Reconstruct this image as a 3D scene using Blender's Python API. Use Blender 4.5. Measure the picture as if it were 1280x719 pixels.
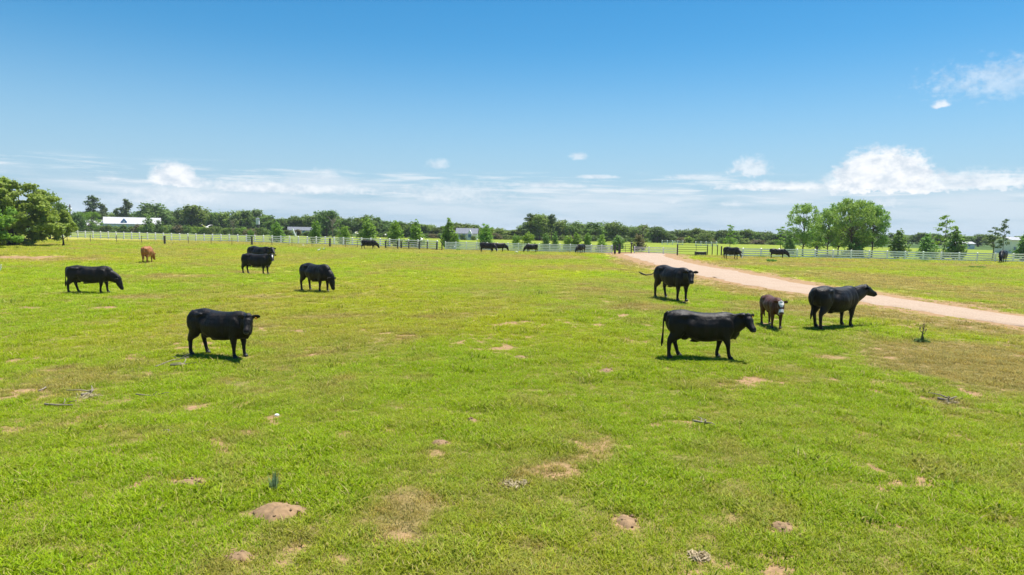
import bpy, bmesh, math, random
import numpy as np
from mathutils import Vector, Matrix

for o in list(bpy.data.objects):
    bpy.data.objects.remove(o)
SC = bpy.context.scene
COL = SC.collection
R = math.radians
PI = math.pi

# ------------------------------------------------------------------ camera
CAM_H = 3.6
F = 853.0                                   # focal length in photo pixels (1280 wide)
PITCH, ROLL = R(4.75), math.atan(0.019)
fwd = Vector((0, math.cos(PITCH), -math.sin(PITCH)))
up0 = Vector((0, math.sin(PITCH), math.cos(PITCH)))
rgt0 = Vector((1, 0, 0))
rgt = rgt0 * math.cos(ROLL) + up0 * math.sin(ROLL)
upv = up0 * math.cos(ROLL) - rgt0 * math.sin(ROLL)
cam_d = bpy.data.cameras.new('camera')
cam = bpy.data.objects.new('camera', cam_d)
COL.objects.link(cam)
m = Matrix((rgt, upv, -fwd)).transposed().to_4x4()
m.translation = (0, 0, CAM_H)
cam.matrix_world = m
cam_d.sensor_width = 36.0
cam_d.lens = 36.0 * F / 1280.0
cam_d.clip_start, cam_d.clip_end = 0.1, 30000
SC.camera = cam


def ray(px, py):
    d = fwd * F + rgt * (px - 640) + upv * (359.5 - py)
    return d.normalized()


# ------------------------------------------------------------------ light
SUN = Vector((0.25, 0.24, 1.0)).normalized()          # towards the sun
SUN_EL = math.asin(SUN.z)
SUN_AZ = math.atan2(SUN.x, SUN.y)
sd = bpy.data.lights.new('sun', 'SUN')
sd.energy, sd.angle, sd.color = 4.7, R(0.53), (1.0, 0.95, 0.87)
sun = bpy.data.objects.new('sun', sd)
COL.objects.link(sun)
sun.rotation_euler = (-SUN).to_track_quat('-Z', 'Y').to_euler()
sun.location = (0, 0, 60)
SC.view_settings.view_transform = 'Standard'
SC.view_settings.look = 'None'
SC.view_settings.exposure = 1.0
SC.view_settings.gamma = 1.0


class NT:
    """small helper for node trees"""
    def __init__(self, t):
        self.t = t
        self.n = t.nodes
        self.l = t.links

    def node(self, kind, **kw):
        n = self.n.new(kind)
        for k, v in kw.items():
            setattr(n, k, v)
        return n

    def put(self, sock, v):
        if isinstance(v, bpy.types.NodeSocket):
            self.l.new(v, sock)
        elif v is not None:
            sock.default_value = v

    def math(self, op, a, b=None, c=None):
        n = self.node('ShaderNodeMath', operation=op)
        for i, v in enumerate((a, b, c)):
            if v is not None:
                self.put(n.inputs[i], v)
        return n.outputs[0]

    def xyz(self, x, y, z):
        n = self.node('ShaderNodeCombineXYZ')
        for i, v in enumerate((x, y, z)):
            self.put(n.inputs[i], v)
        return n.outputs[0]

    def noise(self, vec, scale, detail=3.0, rough=0.5, color=False, dist=0.0):
        n = self.node('ShaderNodeTexNoise')
        if vec is not None:
            self.put(n.inputs['Vector'], vec)
        n.inputs['Scale'].default_value = scale
        n.inputs['Detail'].default_value = detail
        n.inputs['Roughness'].default_value = rough
        n.inputs['Distortion'].default_value = dist
        return n.outputs['Color' if color else 'Fac']

    def step(self, v, a, b, lo=0.0, hi=1.0):
        n = self.node('ShaderNodeMapRange', interpolation_type='SMOOTHSTEP')
        self.put(n.inputs[0], v)
        for i, q in enumerate((a, b, lo, hi)):
            self.put(n.inputs[1 + i], q)
        return n.outputs[0]

    def mix(self, f, a, b, blend='MIX'):
        n = self.node('ShaderNodeMix', data_type='RGBA', blend_type=blend)
        n.clamp_factor = True
        self.put(n.inputs[0], f)
        for s, v in ((n.inputs[6], a), (n.inputs[7], b)):
            if isinstance(v, (tuple, list)) and len(v) == 3:
                v = (*v, 1)
            self.put(s, v)
        return n.outputs[2]


# ------------------------------------------------------------------ sky
W = bpy.data.worlds.new('World')
SC.world = W
W.use_nodes = True
W.node_tree.nodes.clear()
T = NT(W.node_tree)
outw = T.node('ShaderNodeOutputWorld')
bg = T.node('ShaderNodeBackground')
bg.inputs['Strength'].default_value = 0.0655
T.l.new(bg.outputs[0], outw.inputs[0])
sky = T.node('ShaderNodeTexSky', sky_type='NISHITA')
sky.sun_disc = False
sky.sun_elevation = SUN_EL
sky.sun_rotation = SUN_AZ
sky.altitude = 50
sky.air_density, sky.dust_density, sky.ozone_density = 1.0, 0.1, 2.2
hs = T.node('ShaderNodeHueSaturation')
hs.inputs['Hue'].default_value = 0.491
hs.inputs['Saturation'].default_value = 1.42
hs.inputs['Value'].default_value = 1.0
T.l.new(sky.outputs[0], hs.inputs['Color'])
skyc = hs.outputs[0]
tc = T.node('ShaderNodeTexCoord')
nrm = T.node('ShaderNodeVectorMath', operation='NORMALIZE')
T.l.new(tc.outputs['Generated'], nrm.inputs[0])
sep = T.node('ShaderNodeSeparateXYZ')
T.l.new(nrm.outputs[0], sep.inputs[0])
DEG = 180 / PI
az = T.math('MULTIPLY', T.math('ARCTAN2', sep.outputs[0], sep.outputs[1]), DEG)
el = T.math('MULTIPLY', T.math('ARCSINE', sep.outputs[2]), DEG)
wn = T.noise(T.xyz(az, T.math('MULTIPLY', el, 1.3), 0.0), 1.5, 6, 0.6, color=True)
wsep = T.node('ShaderNodeSeparateColor')
T.l.new(wn, wsep.inputs[0])
w1 = T.math('SUBTRACT', wsep.outputs[0], 0.5)
w2 = T.math('SUBTRACT', wsep.outputs[1], 0.5)
PXD = 0.0672                                  # degrees per photo pixel


def azel(px, py):
    d = ray(px, py)
    return math.degrees(math.atan2(d.x, d.y)), math.degrees(math.asin(d.z))


def cloud(px, py, rx, ry, warp=1.0, dens=1.0, soft=0.45, base=0.45):
    """a cumulus heap: flat base at py, half width rx, height ry (photo pixels give its direction and size)"""
    a0, e0 = azel(px, py)
    sx, sy = rx * PXD, ry * PXD
    da = T.math('DIVIDE', T.math('ADD', T.math('SUBTRACT', az, a0), T.math('MULTIPLY', w1, warp * sx * 1.3)), sx)
    de0 = T.math('ADD', T.math('SUBTRACT', el, e0), T.math('MULTIPLY', w2, warp * sy * 1.1))
    dt = T.math('DIVIDE', T.math('MAXIMUM', de0, 0.0), sy)
    db = T.math('DIVIDE', T.math('MINIMUM', de0, 0.0), sy * base)
    rr = T.math('ADD', T.math('MULTIPLY', da, da), T.math('ADD', T.math('MULTIPLY', dt, dt), T.math('MULTIPLY', db, db)))
    return T.step(T.math('SQRT', rr), 1.0 + soft * 0.2, 1.0 - soft, 0.0, dens)


heaps = [
    cloud(217, 227, 27, 23, 0.65, 0.92, 0.32, .3), cloud(235, 230, 26, 12, 0.9, 0.7, 0.55, .4),
    cloud(1102, 234, 58, 46, 0.6, 0.96, 0.28, 0.16), cloud(1142, 236, 48, 26, 0.9, 0.85, 0.5, 0.2), cloud(1066, 236, 40, 26, 0.9, 0.75, 0.55, 0.25),
    cloud(937, 213, 25, 18, 1.2, 0.62, 0.6), cloud(723, 197, 12, 7, 1.0, 0.55, 0.7), cloud(1176, 132, 10, 7, 1.0, 0.75, 0.6),
    cloud(548, 207, 17, 9, 1.2, 0.45, 0.75), cloud(406, 219, 18, 10, 1.2, 0.35, 0.8), cloud(135, 224, 12, 6, 1.0, 0.4, 0.8),
    cloud(745, 221, 30, 3.5, 1.0, 0.6, 0.7, 0.8), cloud(1215, 232, 75, 17, 1.2, 0.7, 0.6, 0.3),
    cloud(1262, 96, 75, 22, 2.0, 0.42, 0.95, 1.0), cloud(1262, 108, 45, 9, 1.8, 0.35, 0.9, 1.0),
    cloud(350, 236, 135, 9, 1.1, 0.75, 0.8, .6), cloud(215, 248, 62, 18, 1.2, 0.5, 0.8, .5), cloud(570, 244, 80, 18, 1.2, 0.45, 0.85, .5), cloud(680, 232, 75, 4, 1.0, 0.5, 0.8, .7),
    cloud(868, 222, 40, 4, 1.0, 0.6, 0.75, .7), cloud(968, 235, 82, 9, 1.1, 0.8, 0.7, .4),
    cloud(842, 252, 14, 6, 1.2, 0.4, 0.9), cloud(915, 256, 14, 6, 1.2, 0.4, 0.9), cloud(1100, 254, 22, 8, 1.8, 0.5, 0.9),
]
heap = heaps[0]
for h in heaps[1:]:
    heap = T.math('MAXIMUM', heap, h)
# stratus bank along the horizon
bn = T.noise(T.xyz(T.math('MULTIPLY', az, 0.10), T.math('MULTIPLY', el, 0.75), 3.7), 1.0, 7, 0.6)
top = T.math('ADD', 4.1, T.math('MULTIPLY', T.math('SUBTRACT', T.noise(T.xyz(T.math('MULTIPLY', az, 0.09), 8.1, 0.0), 1.0, 3), 0.5), 4.2))
env = T.math('MULTIPLY', T.step(el, top, T.math('SUBTRACT', top, 1.1)), T.step(el, -1.0, 2.4, 0.45, 1.0))
bank = T.math('MULTIPLY', T.step(bn, 0.31, 0.62), env)
st = T.noise(T.xyz(T.math('MULTIPLY', az, 0.16), T.math('MULTIPLY', el, 2.2), 11.0), 1.0, 6, 0.62)
streak = T.math('MULTIPLY', T.step(st, 0.47, 0.68), T.math('MULTIPLY', T.step(el, 5.2, 4.1), T.step(el, 1.9, 3.2)))
det = T.noise(T.xyz(az, T.math('MULTIPLY', el, 1.4), 5.0), 0.8, 7, 0.62)
heap_col = T.mix(T.step(det, 0.3, 0.62), (5.2, 5.9, 6.7), (7.9, 8.0, 8.15))
air = T.step(el, 15.5, -1.0, 0.0, 0.90)
skyc = T.mix(air, skyc, (2.9, 4.4, 6.0))
veil = T.mix(T.math('MULTIPLY', bank, 0.85), skyc, (5.3, 6.15, 6.9))
veil = T.mix(T.math('MULTIPLY', streak, 0.72), veil, (6.6, 7.1, 7.5))
full = T.mix(heap, veil, heap_col)
T.l.new(full, bg.inputs['Color'])

# ------------------------------------------------------------------ numpy noise, terrain


def vnoise(x, y, seed=0):
    x = np.asarray(x, float); y = np.asarray(y, float)
    xi = np.floor(x).astype(np.int64); yi = np.floor(y).astype(np.int64)
    fx = x - xi; fy = y - yi
    fx = fx * fx * (3 - 2 * fx); fy = fy * fy * (3 - 2 * fy)

    def h(a, b):
        v = (a * 374761393 + b * 668265263 + seed * 974634777) & 0xffffffff
        v = ((v ^ (v >> 13)) * 1274126177) & 0xffffffff
        v = ((v ^ (v >> 16)) * 2246822519) & 0xffffffff
        return ((v ^ (v >> 15)) & 0xffff) / 65535.0
    a = h(xi, yi); b = h(xi + 1, yi); c = h(xi, yi + 1); d = h(xi + 1, yi + 1)
    return (a * (1 - fx) + b * fx) * (1 - fy) + (c * (1 - fx) + d * fx) * fy


def fbm(x, y, seed=0, oct=4, rough=0.5):
    s = 0; amp = 1; tot = 0
    for i in range(oct):
        s = s + amp * vnoise(x * 2 ** i + 17.3 * i, y * 2 ** i - 9.1 * i, seed + i)
        tot += amp; amp *= rough
    return s / tot


def sst(a, b, v):
    t = np.clip((np.asarray(v, float) - a) / (b - a), 0, 1)
    return t * t * (3 - 2 * t)


def terrain(x, y):
    x = np.asarray(x, float); y = np.asarray(y, float)
    z = 0.35 * sst(17, 45, y)
    z = z + 0.5 * np.exp(-((x - 8) / 15) ** 2 - ((y - 27) / 13) ** 2)
    r = np.hypot(x, y)
    z = z + (fbm(x / 7, y / 7, 5, 3) - 0.5) * 0.12 * np.clip(r / 8, 0, 1) * np.clip((400 - r) / 200, 0, 1)
    return z


def gp(px, py):
    """the ground point seen at a photo pixel"""
    d = ray(px, py)
    z = 0.0
    for i in range(14):
        t = (z - CAM_H) / d.z
        x, y = d.x * t, d.y * t
        z = 0.5 * z + 0.5 * float(terrain(x, y))
    return Vector((x, y, float(terrain(x, y))))


def hor(px):
    return 288.8 + 0.019 * (px - 640)


def at(px, dist):
    """ground point in the direction of a photo column, at a distance in depth"""
    x = (px - 640) / F * dist
    return Vector((x, dist, float(terrain(x, dist))))


# ------------------------------------------------------------------ object helpers


def link(name, me, mat=None, parent=None, loc=None):
    o = bpy.data.objects.new(name, me)
    COL.objects.link(o)
    if mat is not None and me is not None and not me.materials:
        me.materials.append(mat)
    if parent is not None:
        o.parent = parent
    if loc is not None:
        o.location = loc
    return o


def tag(o, label=None, cat=None, group=None, kind=None):
    if label: o['label'] = label
    if cat: o['category'] = cat
    if group: o['group'] = group
    if kind: o['kind'] = kind
    return o


def thing(name, label, cat, loc=(0, 0, 0), rz=0.0, group=None):
    o = link(name, None)
    o.location = loc
    o.rotation_euler = (0, 0, rz)
    o.empty_display_size = 0.2
    return tag(o, label, cat, group)


def mesh_from(name, verts, faces, smooth=False):
    me = bpy.data.meshes.new(name)
    me.from_pydata([tuple(v) for v in verts], [], faces)
    me.update()
    if smooth:
        me.polygons.foreach_set('use_smooth', [True] * len(me.polygons))
    return me


def bm_mesh(name, bm, smooth=False):
    me = bpy.data.meshes.new(name)
    bmesh.ops.recalc_face_normals(bm, faces=bm.faces)
    bm.to_mesh(me)
    bm.free()
    if smooth:
        me.polygons.foreach_set('use_smooth', [True] * len(me.polygons))
    return me


def box_bm(bm, c, s, bevel=0.0):
    r = bmesh.ops.create_cube(bm, size=1.0, matrix=Matrix.Translation(c) @ Matrix.Diagonal((*s, 1)))
    if bevel:
        es = list({e for v in r['verts'] for e in v.link_edges})
        bmesh.ops.bevel(bm, geom=es, offset=bevel, segments=1, affect='EDGES')


def tube_bm(bm, pts, ra, rb=None, side=None, n=12, cap=0.6):
    """closed loft through pts; ra = radius along `side`, rb = radius across it; side may be one vector per ring"""
    pts = [Vector(p) for p in pts]
    k = len(pts)
    if rb is None: rb = ra
    rings = []
    for i, p in enumerate(pts):
        t = (pts[min(i + 1, k - 1)] - pts[max(i - 1, 0)])
        t = t.normalized() if t.length > 1e-6 else Vector((0, 0, 1))
        s = side[i] if isinstance(side, list) else side
        if s is None:
            s = Vector((1, 0, 0)) if abs(t.x) < 0.8 else Vector((0, 1, 0))
        s = Vector(s)
        s = (s - t * s.dot(t)).normalized()
        u = t.cross(s)
        rings.append([bm.verts.new(p + s * ra[i] * math.cos(2 * PI * j / n) + u * rb[i] * math.sin(2 * PI * j / n)) for j in range(n)])
    for a, b in zip(rings, rings[1:]):
        for j in range(n):
            bm.faces.new((a[j], a[(j + 1) % n], b[(j + 1) % n], b[j]))
    for ring, p, q, rr in ((rings[0], pts[0], pts[1], min(ra[0], rb[0])), (rings[-1], pts[-1], pts[-2], min(ra[-1], rb[-1]))):
        d = (p - q)
        d = d.normalized() if d.length > 1e-6 else Vector((0, 0, 1))
        c = bm.verts.new(p + d * rr * cap)
        for j in range(n):
            bm.faces.new((ring[j], ring[(j + 1) % n], c))


def ball_bm(bm, c, r, rot=None, seg=12):
    mt = Matrix.Translation(c)
    if rot is not None: mt = mt @ rot.to_4x4()
    mt = mt @ Matrix.Diagonal((*r, 1))
    bmesh.ops.create_uvsphere(bm, u_segments=seg, v_segments=max(6, seg * 2 // 3), radius=1.0, matrix=mt)


def weld(name, bm, voxel, smooth=3, factor=0.5):
    """one continuous skin over overlapping closed shapes"""
    me = bm_mesh(name, bm)
    o = bpy.data.objects.new(name, me)
    COL.objects.link(o)
    md = o.modifiers.new('r', 'REMESH')
    md.mode = 'VOXEL'
    md.voxel_size = voxel
    ms = o.modifiers.new('s', 'SMOOTH')
    ms.factor, ms.iterations = factor, smooth
    dg = bpy.context.evaluated_depsgraph_get()
    out = bpy.data.meshes.new_from_object(o.evaluated_get(dg))
    bpy.data.objects.remove(o)
    bpy.data.meshes.remove(me)
    out.name = name
    out.polygons.foreach_set('use_smooth', [True] * len(out.polygons))
    return out


# ------------------------------------------------------------------ materials


def new_mat(name):
    mt = bpy.data.materials.new(name)
    mt.use_nodes = True
    mt.node_tree.nodes.clear()
    t = NT(mt.node_tree)
    o = t.node('ShaderNodeOutputMaterial')
    return mt, t, o


def solid(name, col, rough=0.7, var=0.25, scale=4.0, bump=0.0, metal=0.0, spec=0.5, col2=None):
    mt, t, o = new_mat(name)
    b = t.node('ShaderNodeBsdfPrincipled')
    tcn = t.node('ShaderNodeTexCoord')
    nz = t.noise(tcn.outputs['Object'], scale, 5, 0.6)
    c2 = col2 or tuple(c * (1 - var) for c in col)
    c = t.mix(t.step(nz, 0.35, 0.65), c2, col)
    t.l.new(c, b.inputs['Base Color'])
    b.inputs['Roughness'].default_value = rough
    b.inputs['Metallic'].default_value = metal
    b.inputs['Specular IOR Level'].default_value = spec
    if bump:
        bp = t.node('ShaderNodeBump')
        bp.inputs['Strength'].default_value = bump
        bp.inputs['Distance'].default_value = 0.02
        t.l.new(nz, bp.inputs['Height'])
        t.l.new(bp.outputs[0], b.inputs['Normal'])
    t.l.new(b.outputs[0], o.inputs[0])
    return mt


def leaf_mat(name, col, var=0.5, trans=0.45, hue=0.035):
    mt, t, o = new_mat(name)
    oi = t.node('ShaderNodeObjectInfo')
    gm = t.node('ShaderNodeNewGeometry')
    at_ = t.node('ShaderNodeAttribute', attribute_name='leaf')
    h = t.node('ShaderNodeHueSaturation')
    rnd = t.math('MULTIPLY', oi.outputs['Random'], 7.31)
    r2 = t.math('FRACT', rnd)
    t.put(h.inputs['Hue'], t.math('ADD', 0.5 - hue * 0.5, t.math('MULTIPLY', r2, hue)))
    val = t.math('ADD', 1 - var * 0.5, t.math('MULTIPLY', oi.outputs['Random'], var))
    lv = t.math('ADD', 0.72, t.math('MULTIPLY', at_.outputs['Fac'], 0.56))
    t.put(h.inputs['Value'], t.math('MULTIPLY', val, lv))
    h.inputs['Saturation'].default_value = 1.0
    h.inputs['Color'].default_value = (*col, 1)
    d = t.node('ShaderNodeBsdfPrincipled')
    t.l.new(h.outputs[0], d.inputs['Base Color'])
    d.inputs['Roughness'].default_value = 0.6
    d.inputs['Specular IOR Level'].default_value = 0.25
    tr = t.node('ShaderNodeBsdfTranslucent')
    tcx = t.mix(0.35, h.outputs[0], (col[0] * 1.5, col[1] * 1.45, col[2] * 0.6))
    t.l.new(tcx, tr.inputs[0])
    mx = t.node('ShaderNodeMixShader')
    mx.inputs[0].default_value = trans
    t.l.new(d.outputs[0], mx.inputs[1])
    t.l.new(tr.outputs[0], mx.inputs[2])
    t.l.new(mx.outputs[0], o.inputs[0])
    return mt


M = {}
M['bark'] = solid('bark', (0.13, 0.10, 0.075), 0.9, 0.4, 6, 0.6)
M['bark_dark'] = solid('bark_dark', (0.06, 0.045, 0.035), 0.9, 0.4, 6, 0.6)
M['dead_wood'] = solid('dead_wood', (0.27, 0.225, 0.17), 0.85, 0.35, 9, 0.5)
M['white_vinyl'] = solid('white_vinyl', (0.87, 0.87, 0.87), 0.4, 0.06, 1.5)
M['white_metal'] = solid('white_metal', (0.44, 0.44, 0.45), 0.42, 0.08, 0.7)
M['white_wall'] = solid('white_wall', (0.72, 0.72, 0.70), 0.7, 0.08, 0.8)
M['roof_grey'] = solid('roof_grey', (0.15, 0.165, 0.20), 0.85, 0.25, 3.0)
M['dark_metal'] = solid('dark_metal', (0.055, 0.052, 0.05), 0.55, 0.3, 5)
M['rust_pipe'] = solid('rust_pipe', (0.11, 0.075, 0.055), 0.7, 0.4, 5)
M['post_wood'] = solid('post_wood', (0.10, 0.085, 0.075), 0.9, 0.4, 5, 0.5)
M['tee_post'] = solid('tee_post', (0.16, 0.09, 0.07), 0.8, 0.3, 5)
M['wire'] = solid('wire', (0.25, 0.24, 0.23), 0.6, 0.2, 3)
M['trough'] = solid('trough', (0.018, 0.02, 0.024), 0.5, 0.3, 3)
M['pane'] = solid('pane', (0.06, 0.16, 0.36), 0.12, 0.2, 2)
M['blue_trim'] = solid('blue_trim', (0.07, 0.22, 0.55), 0.5, 0.15, 2)
M['egret'] = solid('egret', (0.82, 0.81, 0.78), 0.7, 0.05, 6)
M['bill'] = solid('bill', (0.75, 0.42, 0.08), 0.5, 0.1, 6)
M['egret_leg'] = solid('egret_leg', (0.12, 0.11, 0.07), 0.7, 0.2, 6)
M['hoof'] = solid('hoof', (0.02, 0.018, 0.016), 0.55, 0.3, 20)
M['eye'] = solid('eye', (0.006, 0.004, 0.003), 0.08, 0.1, 20)
M['tag'] = solid('tag', (0.85, 0.38, 0.03), 0.4, 0.05, 5)
M['nose'] = solid('nose', (0.02, 0.018, 0.018), 0.28, 0.3, 30)
M['soil'] = solid('soil', (0.27, 0.172, 0.088), 0.95, 0.3, 7.0, 0.9)
M['clod'] = solid('clod', (0.25, 0.16, 0.085), 0.95, 0.2, 9.0)
M['rock'] = solid('rock', (0.66, 0.64, 0.62), 0.85, 0.15, 12, 0.5)
M['litter'] = solid('litter', (0.26, 0.22, 0.165), 0.9, 0.4, 9, 0.5)
M['oak'] = leaf_mat('oak', (0.15, 0.23, 0.034))
M['oak_dark'] = leaf_mat('oak_dark', (0.112, 0.184, 0.037))
M['elm'] = leaf_mat('elm', (0.218, 0.311, 0.047), 0.14)
M['young'] = leaf_mat('young', (0.199, 0.341, 0.046), 0.4, hue=0.03)
M['bright'] = leaf_mat('bright', (0.183, 0.299, 0.03), 0.3)
M['airy'] = leaf_mat('airy', (0.248, 0.382, 0.082), 0.18, 0.4)
M['cedar'] = leaf_mat('cedar', (0.159, 0.283, 0.06), 0.25)
M['pine'] = leaf_mat('pine', (0.102, 0.154, 0.041), 0.2, 0.2)
M['shrub'] = leaf_mat('shrub', (0.128, 0.195, 0.034), 0.5, hue=0.04)
M['brown_shrub'] = leaf_mat('brown_shrub', (0.165, 0.145, 0.07), 0.3, hue=0.03)
M['weed'] = leaf_mat('weed', (0.14, 0.27, 0.03), 0.3)
M['dry_leaf'] = leaf_mat('dry_leaf', (0.40, 0.33, 0.19), 0.2, 0.2)
M['blue_weed'] = leaf_mat('blue_weed', (0.24, 0.36, 0.22), 0.2)


def coat_mat():
    mt, t, o = new_mat('coat')
    b = t.node('ShaderNodeBsdfPrincipled')
    a = t.node('ShaderNodeAttribute', attribute_name='coat')
    tcn = t.node('ShaderNodeTexCoord')
    mp = t.node('ShaderNodeMapping')
    mp.inputs['Scale'].default_value = (1.0, 1.0, 0.35)
    t.l.new(tcn.outputs['Object'], mp.inputs[0])
    big = t.noise(mp.outputs[0], 5.0, 4, 0.6)
    fine = t.noise(mp.outputs[0], 55.0, 3, 0.6)
    c = t.mix(t.step(big, 0.40, 0.75, 0.0, 0.8), a.outputs['Color'], t.mix(1.0, a.outputs['Color'], (0.011, 0.006, 0.004), 'ADD'))
    t.l.new(c, b.inputs['Base Color'])
    t.put(b.inputs['Roughness'], t.step(big, 0.3, 0.7, 0.40, 0.56))
    b.inputs['Specular IOR Level'].default_value = 0.24
    b.inputs['Sheen Weight'].default_value = 0.015
    b.inputs['Sheen Roughness'].default_value = 0.4
    bp = t.node('ShaderNodeBump')
    bp.inputs['Strength'].default_value = 0.8
    bp.inputs['Distance'].default_value = 0.035
    t.put(bp.inputs['Height'], t.math('ADD', big, t.math('MULTIPLY', fine, 0.35)))
    t.l.new(bp.outputs[0], b.inputs['Normal'])
    t.l.new(b.outputs[0], o.inputs[0])
    return mt


M['coat'] = coat_mat()

# ------------------------------------------------------------------ ground colours
G_LUSH = np.array((0.275, 0.415, 0.006))
G_YEL = np.array((0.375, 0.430, 0.012))
G_DRY = np.array((0.430, 0.330, 0.130))
G_SOIL = np.array((0.310, 0.200, 0.105))
G_FAR = np.array((0.225, 0.280, 0.030))
G_OLIVE = np.array((0.310, 0.300, 0.045))

# (photo px, py, half width px, half height px, dry, soil)
PATCH = [
    (348, 640, 46, 13, .3, 1.), (235, 604, 34, 9, .4, .9), (298, 697, 24, 11, .4, .9), (783, 653, 22, 15, .4, .85),
    (980, 662, 24, 13, .4, .95), (745, 558, 50, 20, .6, .55), (690, 590, 46, 16, .5, .6), (640, 606, 26, 9, .3, .5),
    (550, 554, 18, 6, .5, .8), (590, 527, 12, 5, .3, .8), (487, 536, 16, 6, .3, .7), (412, 594, 24, 7, .5, .6),
    (335, 601, 24, 9, .6, .5), (340, 521, 16, 5, .3, .7), (310, 541, 20, 5, .3, .7), (758, 464, 14, 4, .3, .9),
    (650, 447, 12, 3, .3, .8), (545, 567, 26, 7, .5, .5), (490, 640, 60, 40, .7, .2), (500, 670, 34, 14, .4, .55),
    (520, 628, 40, 16, .5, .35), (640, 250, 1, 1, 0, 0), (875, 700, 22, 10, .3, .6), (920, 650, 26, 14, .5, .45), (880, 672, 20, 8, .4, .5),
    (425, 700, 30, 10, .4, .5), (1255, 650, 30, 12, .5, .4), (1180, 502, 24, 6, .5, .3), (370, 683, 16, 8, .3, .6),
    (660, 680, 30, 14, .5, .35), (90, 470, 110, 14, .75, .15), (60, 490, 80, 10, .6, .1), (170, 455, 40, 7, .5, .1),
    (30, 322, 46, 3.5, .4, .95), (90, 325, 60, 3, .8, .4), (185, 372, 60, 4, .8, .3), (330, 372, 60, 3, .7, .2), (230, 345, 60, 3, .6, .1), (400, 358, 40, 4, .5, .1), (310, 341, 40, 3, .7, .3),
    (430, 396, 70, 4, .7, .1), (300, 410, 60, 6, .5, .1), (560, 395, 60, 5, .45, .05), (690, 322, 60, 3, .8, .25), (720, 335, 60, 4, .5, .1), (640, 345, 60, 4, .4, 0),
    (800, 330, 34, 6, .9, .45), (850, 345, 40, 5, .9, .45), (905, 357, 50, 7, .95, .45), (960, 368, 60, 7, .9, .4), (1000, 385, 80, 9, .75, .25),
    (1110, 393, 70, 8, .95, .4), (1200, 407, 80, 7, .9, .35), (1260, 415, 60, 7, .9, .35),
    (1190, 445, 150, 26, .8, .12), (1240, 470, 90, 30, .75, .12), (1130, 440, 60, 14, .6, .1), (940, 440, 40, 8, .3, .2),
    (1035, 447, 30, 4, .5, .5), (990, 462, 60, 6, .5, .15), (890, 480, 60, 8, .55, .1), (1010, 475, 60, 8, .4, .05), (930, 520, 90, 16, .3, 0),
    (820, 385, 60, 6, .6, .15), (760, 365, 70, 6, .5, .1), (900, 330, 50, 3, .5, .1), (960, 330, 80, 4, .9, .25), (1060, 345, 100, 7, .75, .12),
    (1180, 360, 110, 9, .85, .15), (1250, 375, 80, 8, .75, .12), (1230, 383, 70, 4, .9, .4), (930, 323, 60, 2, .9, .35), (1100, 330, 120, 4, .35, 0.),
    (870, 323, 40, 2.5, -.7, 0), (745, 321, 16, 2.5, -.8, 0), (745, 344, 60, 5, -.7, 0), (860, 380, 50, 6, -.8, 0),
    (940, 400, 40, 7, -.6, 0), (1110, 412, 50, 6, -.9, 0), (1180, 422, 90, 5, -.5, 0), (700, 420, 150, 30, -.5, 0), (560, 470, 160, 40, -.4, 0), (1010, 600, 120, 30, -.3, 0), (780, 500, 120, 40, -.3, 0),
]
PG = []
for (px, py, rx, ry, dr, so) in PATCH:
    if py < 300: continue
    c = gp(px, py)
    a = gp(px, py + ry); b = gp(px, max(py - ry, hor(px) + 14))
    PG.append((c.x, c.y, rx * c.y / F, max(0.12, (b.y - a.y) / 2), dr, so))

ROAD_LO = [(781, 317.6), (784, 319.2), (796, 323), (820, 330), (868, 342), (913, 352), (966, 361), (1014, 368), (1088, 379.5), (1153, 389.5), (1205, 398), (1268, 407.5), (1340, 419), (1500, 444)]
ROAD_HI = [(828, 316.9), (829, 318.4), (836, 322), (868, 330), (929, 340.5), (992, 353), (1035, 359), (1092, 368), (1153, 377), (1205, 385), (1257, 393), (1290, 397), (1350, 405), (1500, 425)]
RLO = [gp(*p) for p in ROAD_LO]
RHI = [gp(*p) for p in ROAD_HI]


def dense(path, step=0.7):
    out = [path[0]]
    k = len(path)
    for i in range(k - 1):
        p0, p1, p2, p3 = path[max(i - 1, 0)], path[i], path[i + 1], path[min(i + 2, k - 1)]
        n = max(2, int((p2 - p1).length / step))
        for j in range(1, n + 1):
            t = j / n
            out.append(p1.lerp(p2, t) if i == 0 else 0.5 * ((2 * p1) + (p2 - p0) * t + (2 * p0 - 5 * p1 + 4 * p2 - p3) * t * t + (3 * p1 - p0 - 3 * p2 + p3) * t ** 3))
    return out


def resample(path, n):
    L = [0]
    for a, b in zip(path, path[1:]): L.append(L[-1] + (b - a).length)
    out = []
    j = 0
    for i in range(n):
        s = L[-1] * i / (n - 1)
        while j < len(L) - 2 and L[j + 1] < s: j += 1
        t = (s - L[j]) / max(1e-6, L[j + 1] - L[j])
        out.append(path[j].lerp(path[j + 1], min(1, t)))
    return out


NR = 180
RLO = resample(dense(RLO), NR)
RHI = resample(dense(RHI), NR)
RC = np.array([((a.x + b.x) / 2, (a.y + b.y) / 2, (a - b).length / 2) for a, b in zip(RLO, RHI)])


def road_dist(x, y):
    """<1 inside the road (fraction of half width)"""
    x = np.asarray(x, float).ravel(); y = np.asarray(y, float).ravel()
    best = np.full(x.shape, 1e9)
    for cx, cy, w in RC[::2]:
        best = np.minimum(best, np.hypot(x - cx, y - cy) / max(w, 0.3))
    return best


FENCE_Y0, FENCE_SL = 104.0, -0.10        # rough fence line: y = FENCE_Y0 + FENCE_SL*x


def fence_line(x, y):
    return np.interp(640 + F * x / np.maximum(y, 5), [60, 150, 300, 350, 461, 552, 768, 905, 1050, 1280, 1420], [148, 143, 136, 132, 122, 109, 106, 103, 102, 101.5, 101])


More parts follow.
